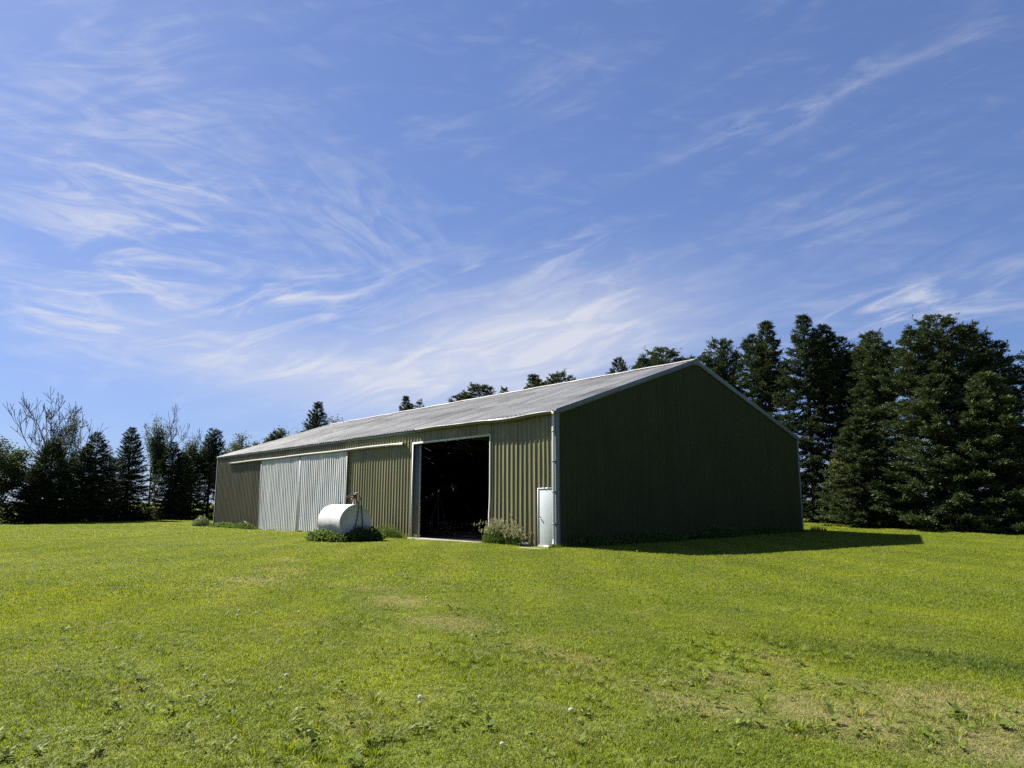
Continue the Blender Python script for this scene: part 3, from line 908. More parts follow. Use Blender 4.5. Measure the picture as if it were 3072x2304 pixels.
rod = MB().tube([(-0.95, 0, -0.05), (-0.5, 0.02, 0.28), (-0.1, 0.05, 0.50), (0.05, 0.05, 0.52), (0.45, 0.08, 0.36), (0.9, 0.1, 0.12)], 0.028, 8).obj('bent_pipe', M['dark_metal'])
rod.location = (-29.8, -0.40, H1(-29.8, -0.4)); tag(rod, 'bent black pipe lying in the weeds against the barn wall', 'pipe')
pile = thing('scrap_pile', (-1.42, -0.38, H1(-1.42, -0.38)), 'small heap of dark scrap beside the concrete step', 'scrap')
MB().box((-0.34, -0.10, -0.02), (0.30, 0.10, 0.07)).obj('board', M['wood'], pile)
MB().tube([(-0.45, 0.14, 0.10), (0.0, 0.02, 0.13), (0.34, -0.06, 0.10)], 0.03, 8).obj('pipe', M['galv'], pile)
MB().tube([(-0.30, -0.14, 0.03), (0.10, -0.13, 0.09), (0.25, 0.02, 0.02)], [0.05, 0.06, 0.045], 8).obj('hose', M['rubber'], pile)

# ------------------------------------------------------------------ trees


def frames(D, rng):
    D = D / np.linalg.norm(D, axis=1, keepdims=True)
    r = rng.normal(size=D.shape)
    B = np.cross(D, r); B /= np.linalg.norm(B, axis=1, keepdims=True) + 1e-9
    return D, B


def diamonds(P, D, L, Wd, B):
    """leaf shaped quads from P along D"""
    L = L[:, None]; Wd = Wd[:, None]
    V = np.stack([P, P + D * L * 0.42 + B * Wd, P + D * L, P + D * L * 0.42 - B * Wd], 1).reshape(-1, 3)
    F = np.arange(len(V)).reshape(-1, 4)
    return V, F


def seg_tubes(S, n=5):
    """S (m,8): p0 p1 r0 r1"""
    S = np.asarray(S, float)
    p0, p1, r0, r1 = S[:, :3], S[:, 3:6], S[:, 6], S[:, 7]
    d = p1 - p0; d /= np.linalg.norm(d, axis=1, keepdims=True) + 1e-9
    ref = np.where(np.abs(d[:, 2:3]) < 0.9, np.array([[0, 0, 1.]]), np.array([[1., 0, 0]]))
    a = np.cross(d, ref); a /= np.linalg.norm(a, axis=1, keepdims=True); b = np.cross(d, a)
    th = np.arange(n) * 2 * np.pi / n
    ring = a[:, None] * np.cos(th)[None, :, None] + b[:, None] * np.sin(th)[None, :, None]
    V = np.concatenate([p0[:, None] + ring * r0[:, None, None], p1[:, None] + ring * r1[:, None, None]], 1)
    k = np.arange(n); base = (np.arange(len(S)) * 2 * n)[:, None, None]
    F = np.stack([k, (k + 1) % n, n + (k + 1) % n, n + k], -1)[None] + base
    return V.reshape(-1, 3), F.reshape(-1, 4)


def spruce_mesh(seed, Ht, Rd, form='cone', dens=1.0, bare=0.03, gappy=0.0, mat='spruce', leaders=1, step=.34, clumps=1.0):
    rng = np.random.default_rng(seed)
    segs = []; Vs = []; Ts = []
    tops = [(0.0, 0.0, Ht, 0.0)]
    for l in range(1, leaders):
        a = rng.uniform(0, 6.28)
        tops.append((.42 * Rd * math.cos(a), .42 * Rd * math.sin(a), Ht * rng.uniform(.90, .97), Ht * rng.uniform(.5, .65)))

    def tufts(P, dirs, tl, s, up=0.0):
        m = len(P)
        for fr in (0.0, .45):
            Pp = P + dirs * (tl * fr)[:, None] + rng.normal(0, .025, (m, 3))
            dd = dirs + rng.normal(0, .22, (m, 3)) + np.array([0, 0, .12 * (1 if fr else 0)])
            D, B = frames(dd, rng)
            Bf = np.cross(D, np.array([0, 0, 1.])); Bf /= np.linalg.norm(Bf, axis=1, keepdims=True) + 1e-6
            mixr = rng.uniform(0, 1, m)[:, None]
            B = Bf * mixr + B * (1 - mixr); B /= np.linalg.norm(B, axis=1, keepdims=True) + 1e-6
            V, F = diamonds(Pp, D, tl * rng.uniform(.55, .9, m) + .06, rng.uniform(.020, .042, m), B)
            Vs.append(V)
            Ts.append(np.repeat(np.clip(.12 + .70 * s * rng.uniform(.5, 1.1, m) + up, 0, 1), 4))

    for (tx, ty, Hl, zst) in tops:
        steps = 8
        for i in range(steps):
            fa, fb = i / steps, (i + 1) / steps
            za, zb = zst + (Hl - zst) * fa, zst + (Hl - zst) * fb
            rr = 0.016 * Ht * (0.6 if zst else 1.0)
            segs.append([tx * fa ** .5 if zst else 0, ty * fa ** .5 if zst else 0, za - (0.3 if i == 0 else 0), tx * fb ** .5 if zst else 0, ty * fb ** .5 if zst else 0, zb, rr * (1 - fa) + .015, rr * (1 - fb) + .01])
        z = max(zst, bare * Ht) + 0.1
        lobe = rng.uniform(0, 6.28, 3)
        while z < Hl - 0.10:
            t = z / Hl
            if form == 'cone': prof = (1 - t) ** 0.80 * min(1, 0.85 + t * 2.2)
            elif form == 'dome': prof = max(0.02, 1 - t ** 3.0) ** 0.60 * min(1, 0.78 + t * 1.0)
            else: prof = max(0.02, 1 - t ** 1.8) ** 0.85 * min(1, 0.82 + t * 1.2)
            if zst: prof = .62 * max(.02, 1 - ((z - zst) / (Hl - zst)) ** 1.6) ** .8
            nb = int(rng.integers(7, 10)) if t < .9 else 6
            az0 = rng.uniform(0, 6.28)
            fl = ((z - zst) / (Hl - zst)) ** .5 if zst else 0
            for j in range(nb):
                if rng.random() < gappy: continue
                az = az0 + 6.283 * j / nb + rng.normal(0, .22)
                lob = 1 + .10 * math.sin(2 * az + lobe[0] + z * .5) + .07 * math.sin(3 * az + lobe[1] - z * .9)
                Lb = Rd * prof * rng.uniform(.72, 1.10) * lob + .10
                ang = math.radians(-15 + (44 if form == 'dome' else 56) * t ** 2.0 + rng.normal(0, 6))
                d = np.array([math.cos(az), math.sin(az), 0]); sd = np.array([-math.sin(az), math.cos(az), 0])
                org = np.array([tx * fl, ty * fl, z])

                def cur(s):
                    s = np.asarray(s)[:, None]
                    return org + d * Lb * s * math.cos(ang) + np.array([0, 0, 1]) * Lb * (math.sin(ang) * s - .16 * np.sin(np.pi * s * .8) * (1 - t) + .13 * s ** 3)
                bp = cur(np.linspace(0, .92, 4))
                for q in range(3):
                    segs.append([*bp[q], *bp[q + 1], max(.008, .012 * Lb * (1 - q / 3) + .006), max(.006, .012 * Lb * (1 - (q + 1) / 3) + .004)])
                m = int((Lb * 19 + 7) * dens)
                s = np.clip(rng.beta(1.6, 1.0, m), .1, 1.0)
                P = cur(s); tan = cur(np.minimum(s + .05, 1.05)) - P; tan /= np.linalg.norm(tan, axis=1, keepdims=True)
                side = rng.choice([-1., 1.], m)[:, None]
                spread = rng.uniform(.25, 1.15, m)[:, None]
                tl = (.16 + .24 * Lb ** .6 * (1.08 - s) ** .55) * rng.uniform(.6, 1.2, m)
                dirs = tan * (1.2 - .5 * spread) + sd * side * spread + np.array([0, 0, 1]) * rng.normal(-.10, .22, m)[:, None]
                dirs /= np.linalg.norm(dirs, axis=1, keepdims=True)
                tufts(P, dirs, tl, s)
                # rounded pads towards the branch end, sunlit paleness put into their tint
                for c in range(int(clumps * (1 + Lb * .75) * rng.uniform(.5, 1.3))):
                    sc = rng.uniform(.55, 1.0)
                    cp = cur(np.array([sc]))[0] + sd * rng.normal(0, .20 * Lb * (1.1 - sc) + .05)
                    n = int(30 * dens * rng.uniform(.6, 1.3)); r = rng.uniform(.16, .30)
                    o = rng.normal(0, 1, (n, 3)); o /= np.linalg.norm(o, axis=1, keepdims=True)
                    o = o * np.array([1, 1, .55]); o[:, 2] = np.abs(o[:, 2]) - .12
                    tufts(cp + o * r * .45, o + d * .45, r * rng.uniform(.6, 1.1, n), np.full(n, .9), rng.uniform(0, .25))
            z += rng.uniform(.8, 1.2) * step * (Ht / 11) ** .5
    V = np.concatenate(Vs)
    F = np.arange(len(V)).reshape(-1, 4)
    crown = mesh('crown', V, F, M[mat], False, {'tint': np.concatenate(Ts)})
    Vt, Ft = seg_tubes(segs, 6)
    trunk = mesh('trunk', Vt, Ft, M['bark'], True)
    return trunk, crown, Ht, Rd


def skeleton(rng, Ht, r0, levels=4, spread=0.55, up=0.35, first=0.3, kids=(2, 4), bend=.16):
    segs = []; tips = []

    def grow(p, d, L, r, lev):
        n = 4
        pts = [p]
        for i in range(n):
            d = d + rng.normal(0, bend, 3) + np.array([0, 0, up * .22]); d /= np.linalg.norm(d)
            q = pts[-1] + d * L / n
            ra, rb = r * (1 - .55 * i / n), r * (1 - .55 * (i + 1) / n)
            segs.append([*pts[-1], *q, ra, rb]); pts.append(q)
            if lev > 0 and i >= (1 if lev < levels else int(n * first)):
                for _ in range(int(rng.integers(kids[0] - 1, kids[1]))):
                    az = rng.uniform(0, 6.283); v = np.array([math.cos(az), math.sin(az), rng.uniform(-.1, .6)])
                    nd = d * (1 - spread) + v * spread; nd /= np.linalg.norm(nd)
                    grow(q, nd, L * rng.uniform(.45, .72), max(.011, rb * .6), lev - 1)
        tips.append((pts[-1], d, lev)); tips.append((pts[-2], d, lev))
        if lev > 0: grow(pts[-1], d, L * .62, max(.011, r * .45), lev - 1)

    grow(np.array([0, 0, -.2]), np.array([rng.normal(0, .06), rng.normal(0, .06), 1.0]), Ht * .46, r0, levels)
    return segs, tips


def dead_tree_mesh(seed, Ht, r0=.19, levels=4, spread=.5):
    rng = np.random.default_rng(seed)
    segs, tips = skeleton(rng, Ht, r0, levels, spread, .45, .5, (1, 3), .14)
    S = np.array(segs)
    S[:, 6:] = np.maximum(S[:, 6:], .019)
    k = Ht / S[:, 5].max(); S[:, :6] *= k
    V, F = seg_tubes(S, 5)
    return mesh('trunk', V, F, M['dead_bark'], True)


def leafy_tree_mesh(seed, Ht, Rd, r0=.16, mat='broadleaf', nleaf=9000, size=.13, spread=.5):
    rng = np.random.default_rng(seed)
    segs, tips = skeleton(rng, Ht, r0, 3, spread, .3, .3, (2, 4), .15)
    S = np.array(segs)
    k = Ht / S[:, 5].max(); rad = np.abs(S[:, 3:5]).max(); kr = Rd / rad
    sc = np.array([kr, kr, k]); S[:, :3] *= sc; S[:, 3:6] *= sc
    Vt, Ft = seg_tubes(S, 5)
    T = np.array([tp[0] for tp in tips if tp[2] <= 1]) * sc
    keep = rng.random(len(T)) < .85
    T = T[keep]
    idx = rng.integers(0, len(T), nleaf)
    P = T[idx] + rng.normal(0, .22, (nleaf, 3)) * np.array([1, 1, .8])
    D, B = frames(rng.normal(0, 1, (nleaf, 3)) + np.array([0, 0, -.3]), rng)
    V, F = diamonds(P, D, rng.uniform(.7, 1.2, nleaf) * size, rng.uniform(.28, .42, nleaf) * size, B)
    tint = np.repeat(rng.random(nleaf), 4)
    return mesh('trunk', Vt, Ft, M['bark'], True), mesh('crown', V, F, M[mat], False, {'tint': tint}), Ht, Rd


SP = {
    'coneA': spruce_mesh(11, 9.0, 2.5, 'cone', 1.1, mat='spruce_dark', clumps=.5, step=.28),
    'coneB': spruce_mesh(12, 9.0, 2.7, 'round', 1.1, gappy=.06, mat='spruce_dark', clumps=.5, step=.30),
    'gappy': spruce_mesh(13, 9.5, 2.3, 'round', 1.0, gappy=.20, mat='spruce_dark', leaders=2, clumps=.4),
    'tallA': spruce_mesh(21, 14.0, 2.9, 'round', 1.0, gappy=.05, leaders=2),
    'tallB': spruce_mesh(22, 14.0, 3.0, 'dome', .95, gappy=.10, leaders=3),
    'big': spruce_mesh(23, 12.5, 4.0, 'dome', .9, gappy=.05, leaders=3, clumps=1.3),
    'front': spruce_mesh(24, 8.0, 3.0, 'round', 1.1, gappy=.03, bare=.02, clumps=1.4),
    'thin': spruce_mesh(25, 12.0, 1.9, 'round', .8, gappy=.25, clumps=.7),
}


def spruce(kind, x, y, top, rad, label, group, rz=None, z0=None):
    tr, cr, Ht, Rd = SP[kind]
    g = H1(x, y) if z0 is None else z0
    k = (top - g) / Ht; s = rad / Rd
    t = thing('spruce_tree', (x, y, g - 0.02), label, 'tree', group, (x * 7.3 + y * 3.1) % 6.28 if rz is None else rz, (s, s, k))
    link('trunk', tr, t); link('crown', cr, t)
    return t


GR = 'spruces right of the barn'
spruce('tallB', -13.2, 31.0, 14.4, 2.9, 'dark spruce whose top rises just right of the barn roof peak', GR)
spruce('thin', -11.6, 34.5, 14.6, 1.6, 'thin sparse spruce with see-through top right of the roof peak', GR)
spruce('tallA', -8.9, 30.5, 15.0, 3.1, 'tall narrow spruce above the right roof slope, left of the tallest', GR)
spruce('tallA', -5.4, 29.5, 14.6, 3.0, 'tallest narrow spruce standing just right of the roof slope', GR, 2.0)
spruce('tallB', -3.9, 30.8, 12.9, 2.7, 'spruce with pointed top, left of the three peaks between tall pair and dome', GR)
spruce('tallA', -1.9, 31.2, 12.6, 2.4, 'spruce with middle peak of the three between tall pair and dome', GR, 4.1)
spruce('tallB', -0.9, 29.8, 12.6, 2.4, 'spruce with pointed top, right of the three peaks beside the dome', GR, 3.0)
spruce('big', 3.7, 27.6, 12.2, 3.7, 'broad dome-topped spruce standing highest at the right', GR)
spruce('tallB', 6.1, 28.6, 10.6, 2.2, 'spruce with open twin top right of the domed spruce', GR, 1.0)
spruce('thin', 7.4, 29.8, 10.0, 2.1, 'sparse see-through spruce near the right edge of the picture', GR, 2.5)
spruce('thin', 9.2, 31.5, 9.6, 2.2, 'sparse spruce cut by the right edge of the picture', GR, 0.4)
spruce('front', -0.3, 25.2, 6.5, 2.7, 'low full spruce growing just behind the right barn corner', GR)
spruce('front', 4.3, 24.9, 8.4, 3.2, 'wide low spruce with pale lit branches in front of the dome', GR, 1.3)
spruce('front', 6.6, 25.2, 8.2, 3.0, 'wide low spruce right of the pale one, before the dome', GR, 3.4)
spruce('front', 9.2, 26.2, 6.6, 2.7, 'dark low spruce at the right edge of the lawn', GR, 5.3)
GB = 'tree tops showing over the barn roof'
spruce('big', -19.4, 31.5, 14.5, 4.8, 'broad dark tree top on the ridge just left of the roof peak', GB)
spruce('coneB', -24.1, 31.0, 14.4, 3.7, 'small pointed tree top on the ridge, second left of the peak', GB)
spruce('big', -31.9, 31.0, 14.1, 3.7, 'rounded tree top, right one of the pair over mid roof', GB, 2.2)
spruce('tallA', -35.6, 31.0, 14.6, 3.5, 'pointed tree top, left one of the pair over mid roof', GB, 1.0)
spruce('coneA', -40.4, 31.0, 13.9, 2.6, 'tiny pointed tree tip alone between pairs over the roof', GB)
spruce('tallB', -44.9, 31.0, 14.6, 4.9, 'wide ragged tree top left of the tiny lone tip', GB, .5)
spruce('thin', -57.2, 31.0, 14.4, 2.4, 'right one of the two small tops over the left half of the roof', GB)
spruce('tallA', -60.5, 31.0, 15.1, 2.6, 'left one of the two small tops over the left half of the roof', GB, 3.3)
spruce('coneA', -71.5, 24.0, 14.9, 4.4, 'tall dark spruce standing out over the left part of the roof', GB)
spruce('coneB', -85.5, 24.0, 11.8, 4.6, 'dark spruce tip low over the far left roof slope', GB, 1.2)
GL = 'spruces in the windbreak left of the barn'
spruce('coneA', -54.6, -9.3, 4.7, 2.4, 'lowest front spruce of the left windbreak, blue-dark', GL)
spruce('coneB', -56.6, -8.0, 7.1, 2.7, 'dark spruce under the big dead tree in the left windbreak', GL, 2.0)
spruce('coneB', -57.2, -5.4, 6.5, 2.9, 'spruce with lower top left of the leaning ragged spruce', GL, 4.0)
spruce('coneB', -58.6, -4.2, 8.0, 2.9, 'spruce with blunt ragged top in the middle of the left windbreak', GL)
spruce('coneA', -60.0, -1.0, 8.9, 3.0, 'neatly pointed spruce standing alone in the left windbreak', GL, 1.0)
spruce('coneA', -62.4, 3.6, 7.9, 2.7, 'pointed spruce right of the gap in the left windbreak', GL, 3.0)
spruce('coneB', -61.6, 4.5, 6.7, 2.5, 'shorter paler spruce in front, right of the gap', GL, 5.0)
spruce('gappy', -65.4, 8.5, 9.9, 2.3, 'tall see-through spruce nearest the left barn corner', GL)
spruce('gappy', -64.6, 6.4, 7.4, 2.6, 'low see-through spruce beside the left barn corner', GL, 2.2)
spruce('coneB', -66.5, 11.5, 7.0, 2.4, 'spruce half hidden behind the left barn corner', GL, .7)

spruce('coneB', -62.0, -7.5, 7.0, 2.8, 'dark spruce standing back between the dead trees on the left', GL, 1.9)
spruce('coneB', -66.5, -1.5, 6.2, 2.8, 'low spruce standing back behind the lone pointed spruce', GL, 2.9)
LT = {
    'a': leafy_tree_mesh(31, 9.5, 2.3, .13, nleaf=11000, size=.14),
    'b': leafy_tree_mesh(32, 7.5, 3.2, .14, nleaf=18000, size=.15),
    'c': leafy_tree_mesh(33, 10, 1.7, .12, nleaf=5000),
    'y': leafy_tree_mesh(34, 5.0, 1.4, .08, 'yellow_leaf', 2500),
}


def leafy(kind, x, y, top, rad, label, group, rz=0.0):
    tr, cr, Ht, Rd = LT[kind]
    g = H1(x, y); k = (top - g) / Ht; s = rad / Rd
    t = thing('leafy_tree', (x, y, g - .02), label, 'tree', group, rz, (s, s, k))
    link('trunk', tr, t); link('crown', cr, t)


GD = 'leafy trees and bushes of the windbreak'
leafy('b', -58.0, -13.0, 6.8, 4.0, 'loose leafy tree at the left edge of the picture', GD)
leafy('b', -62.0, -12.5, 5.6, 3.0, 'leafy tree below the big dead tree, behind the dark spruces', GD, 2.0)
leafy('c', -62.5, -5.8, 10.6, 1.7, 'slender leafy tree rising behind the middle left spruces', GD)
leafy('a', -66.0, 2.6, 10.6, 2.1, 'leafy tree with rounded top right of the pointed lone spruce', GD)
leafy('a', -67.5, 6.4, 9.0, 2.0, 'leafy tree behind the see-through spruce by the barn', GD, 1.0)
leafy('b', -106, 30, 14.4, 6.5, 'leafy tree top over the far left end of the barn roof', GD, .5)
leafy('b', -117, 30, 12.4, 7.0, 'low leafy tree top beside the far left roof corner', GD, 2.5)
leafy('a', -86.0, 29, 13.6, 3.2, 'small leafy tuft left of the tall dark spruce over the roof', GD, 2.0)
leafy('a', -73.0, 29, 13.4, 4.2, 'leafy tree top touching the right side of the tall roof spruce', GD, 4.0)
leafy('y', -2.75, 27.2, 4.4, .9, 'small yellow leafy bush between the spruces behind the barn corner', GD)


def dead(seed, x, y, top, r0, label, levels=4, spread=.5, rz=0):
    g = H1(x, y)
    o = link('dead_tree', dead_tree_mesh(seed, top - g, r0, levels, spread))
    o.location = (x, y, g); o.rotation_euler = (0, 0, rz)
    tag(o, label, 'tree', 'bare dead trees of the windbreak')


dead(3, -59.9, -8.4, 12.4, .20, 'big bare dead tree with wide forked crown at the left', 4, .5, 2.6)
dead(8, -64.5, -4.4, 11.2, .12, 'bare thin dead tree right of the slender leafy tree', 3, .42)
dead(5, -68.0, 5.2, 12.9, .15, 'bare forked dead tree over the right end of the left windbreak', 4, .42)
dead(9, -66.0, .4, 6.6, .08, 'small bare bushy tree in the gap right of the lone spruce', 3, .5)
dead(14, -58.8, -11.5, 7.2, .09, 'low bare dead tree left of the big dead tree', 3, .55)
dead(15, -59.2, -6.6, 7.0, .08, 'bare leaning stems between two dark left spruces', 3, .4)


# ------------------------------------------------------------------ tall grass and weeds
def blades_mesh(seed, n, rx, ry, h, wid, mat, lean=.35, edge=0.6, name='blades'):
    rng = np.random.default_rng(seed)
    a = rng.uniform(0, 6.283, n); r = rng.uniform(0, 1, n) ** .5
    P = np.stack([rx * r * np.cos(a), ry * r * np.sin(a), np.full(n, -.04)], 1)
    hh = h * (1 - edge * r ** 2) * rng.uniform(.55, 1.1, n)
    az = rng.uniform(0, 6.283, n)
    out = np.stack([np.cos(az), np.sin(az), np.zeros(n)], 1)
    ln = (rng.uniform(.2, 1, n) * lean * hh)[:, None]
    up = np.array([0, 0, 1.])
    w = rng.uniform(.6, 1.2, n)[:, None] * wid
    sd = np.stack([-np.sin(az + rng.normal(0, .7, n)), np.cos(az), np.zeros(n)], 1)
    mid = P + up * (hh * .55)[:, None] + out * ln * .35
    tip = P + up * (hh * (1 - .12 * rng.random(n)))[:, None] + out * ln
    V = np.stack([P - sd * w, P + sd * w, mid + sd * w * .8, mid - sd * w * .8, tip], 1).reshape(-1, 3)
    b = np.arange(n)[:, None] * 5
    return mesh(name, V, [b + np.array([0, 1, 2, 3]), b + np.array([3, 2, 4])], M[mat], False, {'tint': np.repeat(rng.random(n), 5)}), tip


def leafclump_mesh(seed, n, rx, ry, h, size, mat, name='leaves'):
    rng = np.random.default_rng(seed)
    a = rng.uniform(0, 6.283, n); r = rng.uniform(0, 1, n) ** .5
    z = h * (1 - .7 * r ** 2) * rng.uniform(.05, 1.0, n) ** .7
    P = np.stack([rx * r * np.cos(a), ry * r * np.sin(a), z], 1)
    out = np.stack([np.cos(a), np.sin(a), np.zeros(n)], 1)
    D, B = frames(out * rng.uniform(.2, 1, n)[:, None] + rng.normal(0, .5, (n, 3)) + np.array([0, 0, .15]), rng)
    V, F = diamonds(P, D, size * rng.uniform(.6, 1.3, n), size * rng.uniform(.16, .3, n), B)
    return mesh(name, V, F, M[mat], False, {'tint': np.repeat(rng.random(n), 4)})


def heads_mesh(seed, tips, keep, L=.16, wid=.018):
    rng = np.random.default_rng(seed)
    T = tips[rng.random(len(tips)) < keep]
    Vs = []
    for k in range(4):
        D, B = frames(np.array([[0, 0, 1.]]) + rng.normal(0, .35, T.shape), rng)
        V, F = diamonds(T + rng.normal(0, .012, T.shape), D, L * rng.uniform(.5, 1.1, len(T)), wid * rng.uniform(.6, 1.1, len(T)), B); Vs.append(V)
    V = np.concatenate(Vs)
    return mesh('seed_heads', V, np.arange(len(V)).reshape(-1, 4), M['seed'], False, {'tint': np.repeat(rng.random(len(V) // 4), 4)})


def clump(name, x, y, rx, ry, h, n, label, mat='weed', wid=.008, leaves=0, lsize=.12, heads=0.0, seed=0, lmat=None, rz=0, lean=.35, hl=.16, stems=0):
    t = thing(name, (x, y, H1(x, y) - .01), label, 'weeds' if leaves else 'tall grass', 'weeds and tall grass along the barn', rz)
    me, tips = blades_mesh(seed, n, rx, ry, h, wid, mat, lean)
    link('blades', me, t)
    if leaves: link('leaves', leafclump_mesh(seed + 1, leaves, rx, ry, h * .95, lsize, lmat or mat), t)
    if stems:
        rngs = blades_mesh(seed + 5, stems, rx * 1.1, ry * 1.1, h * 1.25, wid * .5, mat, .5, .35, 'stems')
        link('stems', rngs[0], t); tag(link('seed_heads', heads_mesh(seed + 6, rngs[1], .95, hl * 1.2), t), kind='stuff')
    if heads: tag(link('seed_heads', heads_mesh(seed + 2, tips[tips[:, 2] > h * .5], heads, hl), t), kind='stuff')
    return t


clump('grass_clump', -2.95, -.42, .80, .34, .86, 1100, 'tall seeding grass clump at the right side of the open doorway', 'weed', .006, heads=.25, seed=100, leaves=500, lsize=.10, stems=170, hl=.13)
clump('grass_clump', -1.95, -.36, .62, .28, .56, 700, 'lower seeding grass right of the doorway clump, below the ribbed wall', 'weed', .006, heads=.25, seed=110, stems=120, hl=.13)
clump('grass_clump', -11.1, -.5, 1.3, .4, .80, 1300, 'tall grass clump against the wall left of the open doorway', 'weed', .009, seed=120, leaves=200)
clump('weed_clump', -8.85, -.30, .28, .18, .30, 120, 'tiny pale weed tuft at the left end of the doorway threshold', 'weed_pale', .008, leaves=80, lsize=.07, seed=125, lmat='weed_pale')
clump('weed_clump', -10.55, -4.02, 1.05, .45, .52, 600, 'leafy weeds along the near side of the white tank', 'weed', .012, leaves=1100, lsize=.17, seed=130, lean=.7)
clump('weed_clump', -9.55, -3.75, .75, .55, .46, 300, 'sunlit leafy weeds at the near lower corner of the tank end', 'weed', .010, leaves=900, lsize=.15, seed=135)
clump('weed_clump', -9.0, -2.8, .50, .85, .72, 800, 'dark shaded weeds growing against the round end of the tank', 'weed', .010, leaves=1000, lsize=.16, seed=140, lean=.6)
clump('weed_clump', -33.3, -.45, 3.4, .42, .42, 1500, 'low green weeds along the wall below the left end of the track', 'weed', .012, leaves=2200, lsize=.15, seed=150)
clump('weed_clump', -29.6, -.45, 1.5, .40, .50, 700, 'low green weeds round the bent pipe, left of the sliding door', 'weed', .012, leaves=1000, lsize=.15, seed=155)
clump('weed_clump', -37.4, -.75, .75, .6, .85, 600, 'pale weed clump at the foot of the left barn corner', 'weed_pale', .010, leaves=900, lsize=.13, seed=160, lmat='weed_pale')
clump('weed_clump', .50, 1.5, .32, 1.1, .50, 700, 'tall dark weeds at the near end of the shaded gable wall', 'weed', .010, leaves=1100, lsize=.14, seed=170)
clump('weed_clump', .50, 4.6, .38, 2.4, .48, 1400, 'long dark weed bed under the shaded gable, nearer half', 'weed', .010, leaves=2200, lsize=.15, seed=175)
clump('weed_clump', .50, 9.3, .38, 2.5, .52, 1400, 'long dark weed bed under the middle of the shaded gable', 'weed', .010, leaves=2200, lsize=.15, seed=180)
clump('weed_clump', .45, 14.2, .34, 2.5, .36, 1000, 'low dark weed bed under the far half of the shaded gable', 'weed', .010, leaves=1400, lsize=.14, seed=185)
clump('grass_clump', .55, 17.9, .5, .5, .45, 350, 'small grass tuft at the far right corner of the barn', 'weed', .009, seed=190)
clump('grass_clump', .18, -.30, .32, .20, .30, 350, 'short bright grass tuft under the downspout at the near corner', 'weed', .007, seed=195)
clump('grass_clump', -51.5, -12.5, .9, .9, .8, 500, 'pale grass clump on the lawn at the left edge of the picture', 'weed_pale', .015, seed=198)


# shrubs and scrub at the foot of the windbreak
def shrub(seed, x, y, rx, h, label, mat='broadleaf', n=2600):
    t = thing('shrub', (x, y, H1(x, y) - .02), label, 'shrub', 'shrubs at the foot of the windbreak')
    rng = np.random.default_rng(seed)
    sg = []
    for k in range(7):
        a = rng.uniform(0, 6.28); q = np.array([math.cos(a) * rx * .5, math.sin(a) * rx * .5, h * rng.uniform(.6, .85)])
        sg.append([0, 0, -.1, *(q * .5), .035, .025]); sg.append([*(q * .5), *q, .025, .012])
    V, F = seg_tubes(sg, 5)
    link('stems', mesh('stems', V, F, M['bark'], True), t)
    a = rng.uniform(0, 6.283, n); r = rng.uniform(.15, 1, n) ** .5
    lob = 1 + .22 * np.sin(3 * a + seed) + .12 * np.sin(5 * a)
    z = h * np.clip((1 - .75 * r ** 2.4) * lob, .1, 1.2) * rng.uniform(.0, 1.0, n) ** .6
    P = np.stack([rx * r * lob * np.cos(a), rx * r * lob * np.sin(a), z], 1)
    D, B = frames(rng.normal(0, 1, (n, 3)), rng)
    V, F = diamonds(P, D, rng.uniform(.12, .24, n), rng.uniform(.04, .075, n), B)
    link('foliage', mesh('foliage', V, F, M[mat], False, {'tint': np.repeat(rng.random(n), 4)}), t)


shrub(401, -54.8, -13.4, 2.0, 2.6, 'dark rounded shrub at the left edge, nearest the lawn')
shrub(402, -57.5, -12.2, 2.2, 3.2, 'taller dark shrub just right of the left edge shrub')
shrub(403, -63.5, -17.0, 4.2, 3.6, 'wide far shrub closing the view at the left edge')
shrub(404, -68.0, -9.0, 4.5, 3.0, 'far wide shrub seen under the big dead tree')
shrub(405, -66.5, -2.0, 3.5, 2.6, 'far shrub seen between the middle left spruces')
shrub(406, -59.6, -2.8, 1.1, 2.3, 'pale green shrub between ragged and lone pointed spruce')
shrub(407, -61.5, 1.6, 1.7, 1.5, 'low pale scrub in the gap right of the lone pointed spruce')
shrub(408, -69.5, 4.0, 4.0, 2.8, 'far shrub behind the gap of the left windbreak')
shrub(409, -1.6, 28.5, 2.5, 3.0, 'dark undergrowth behind the low full spruce')

# ------------------------------------------------------------------ the lawn itself
HOLES = [(-BL - .05, -.02, .05, BW + .05), (-1.30, -.95, -.18, 0), (OPEN[0] + .3, -.42, OPEN[1] - .3, 0)]


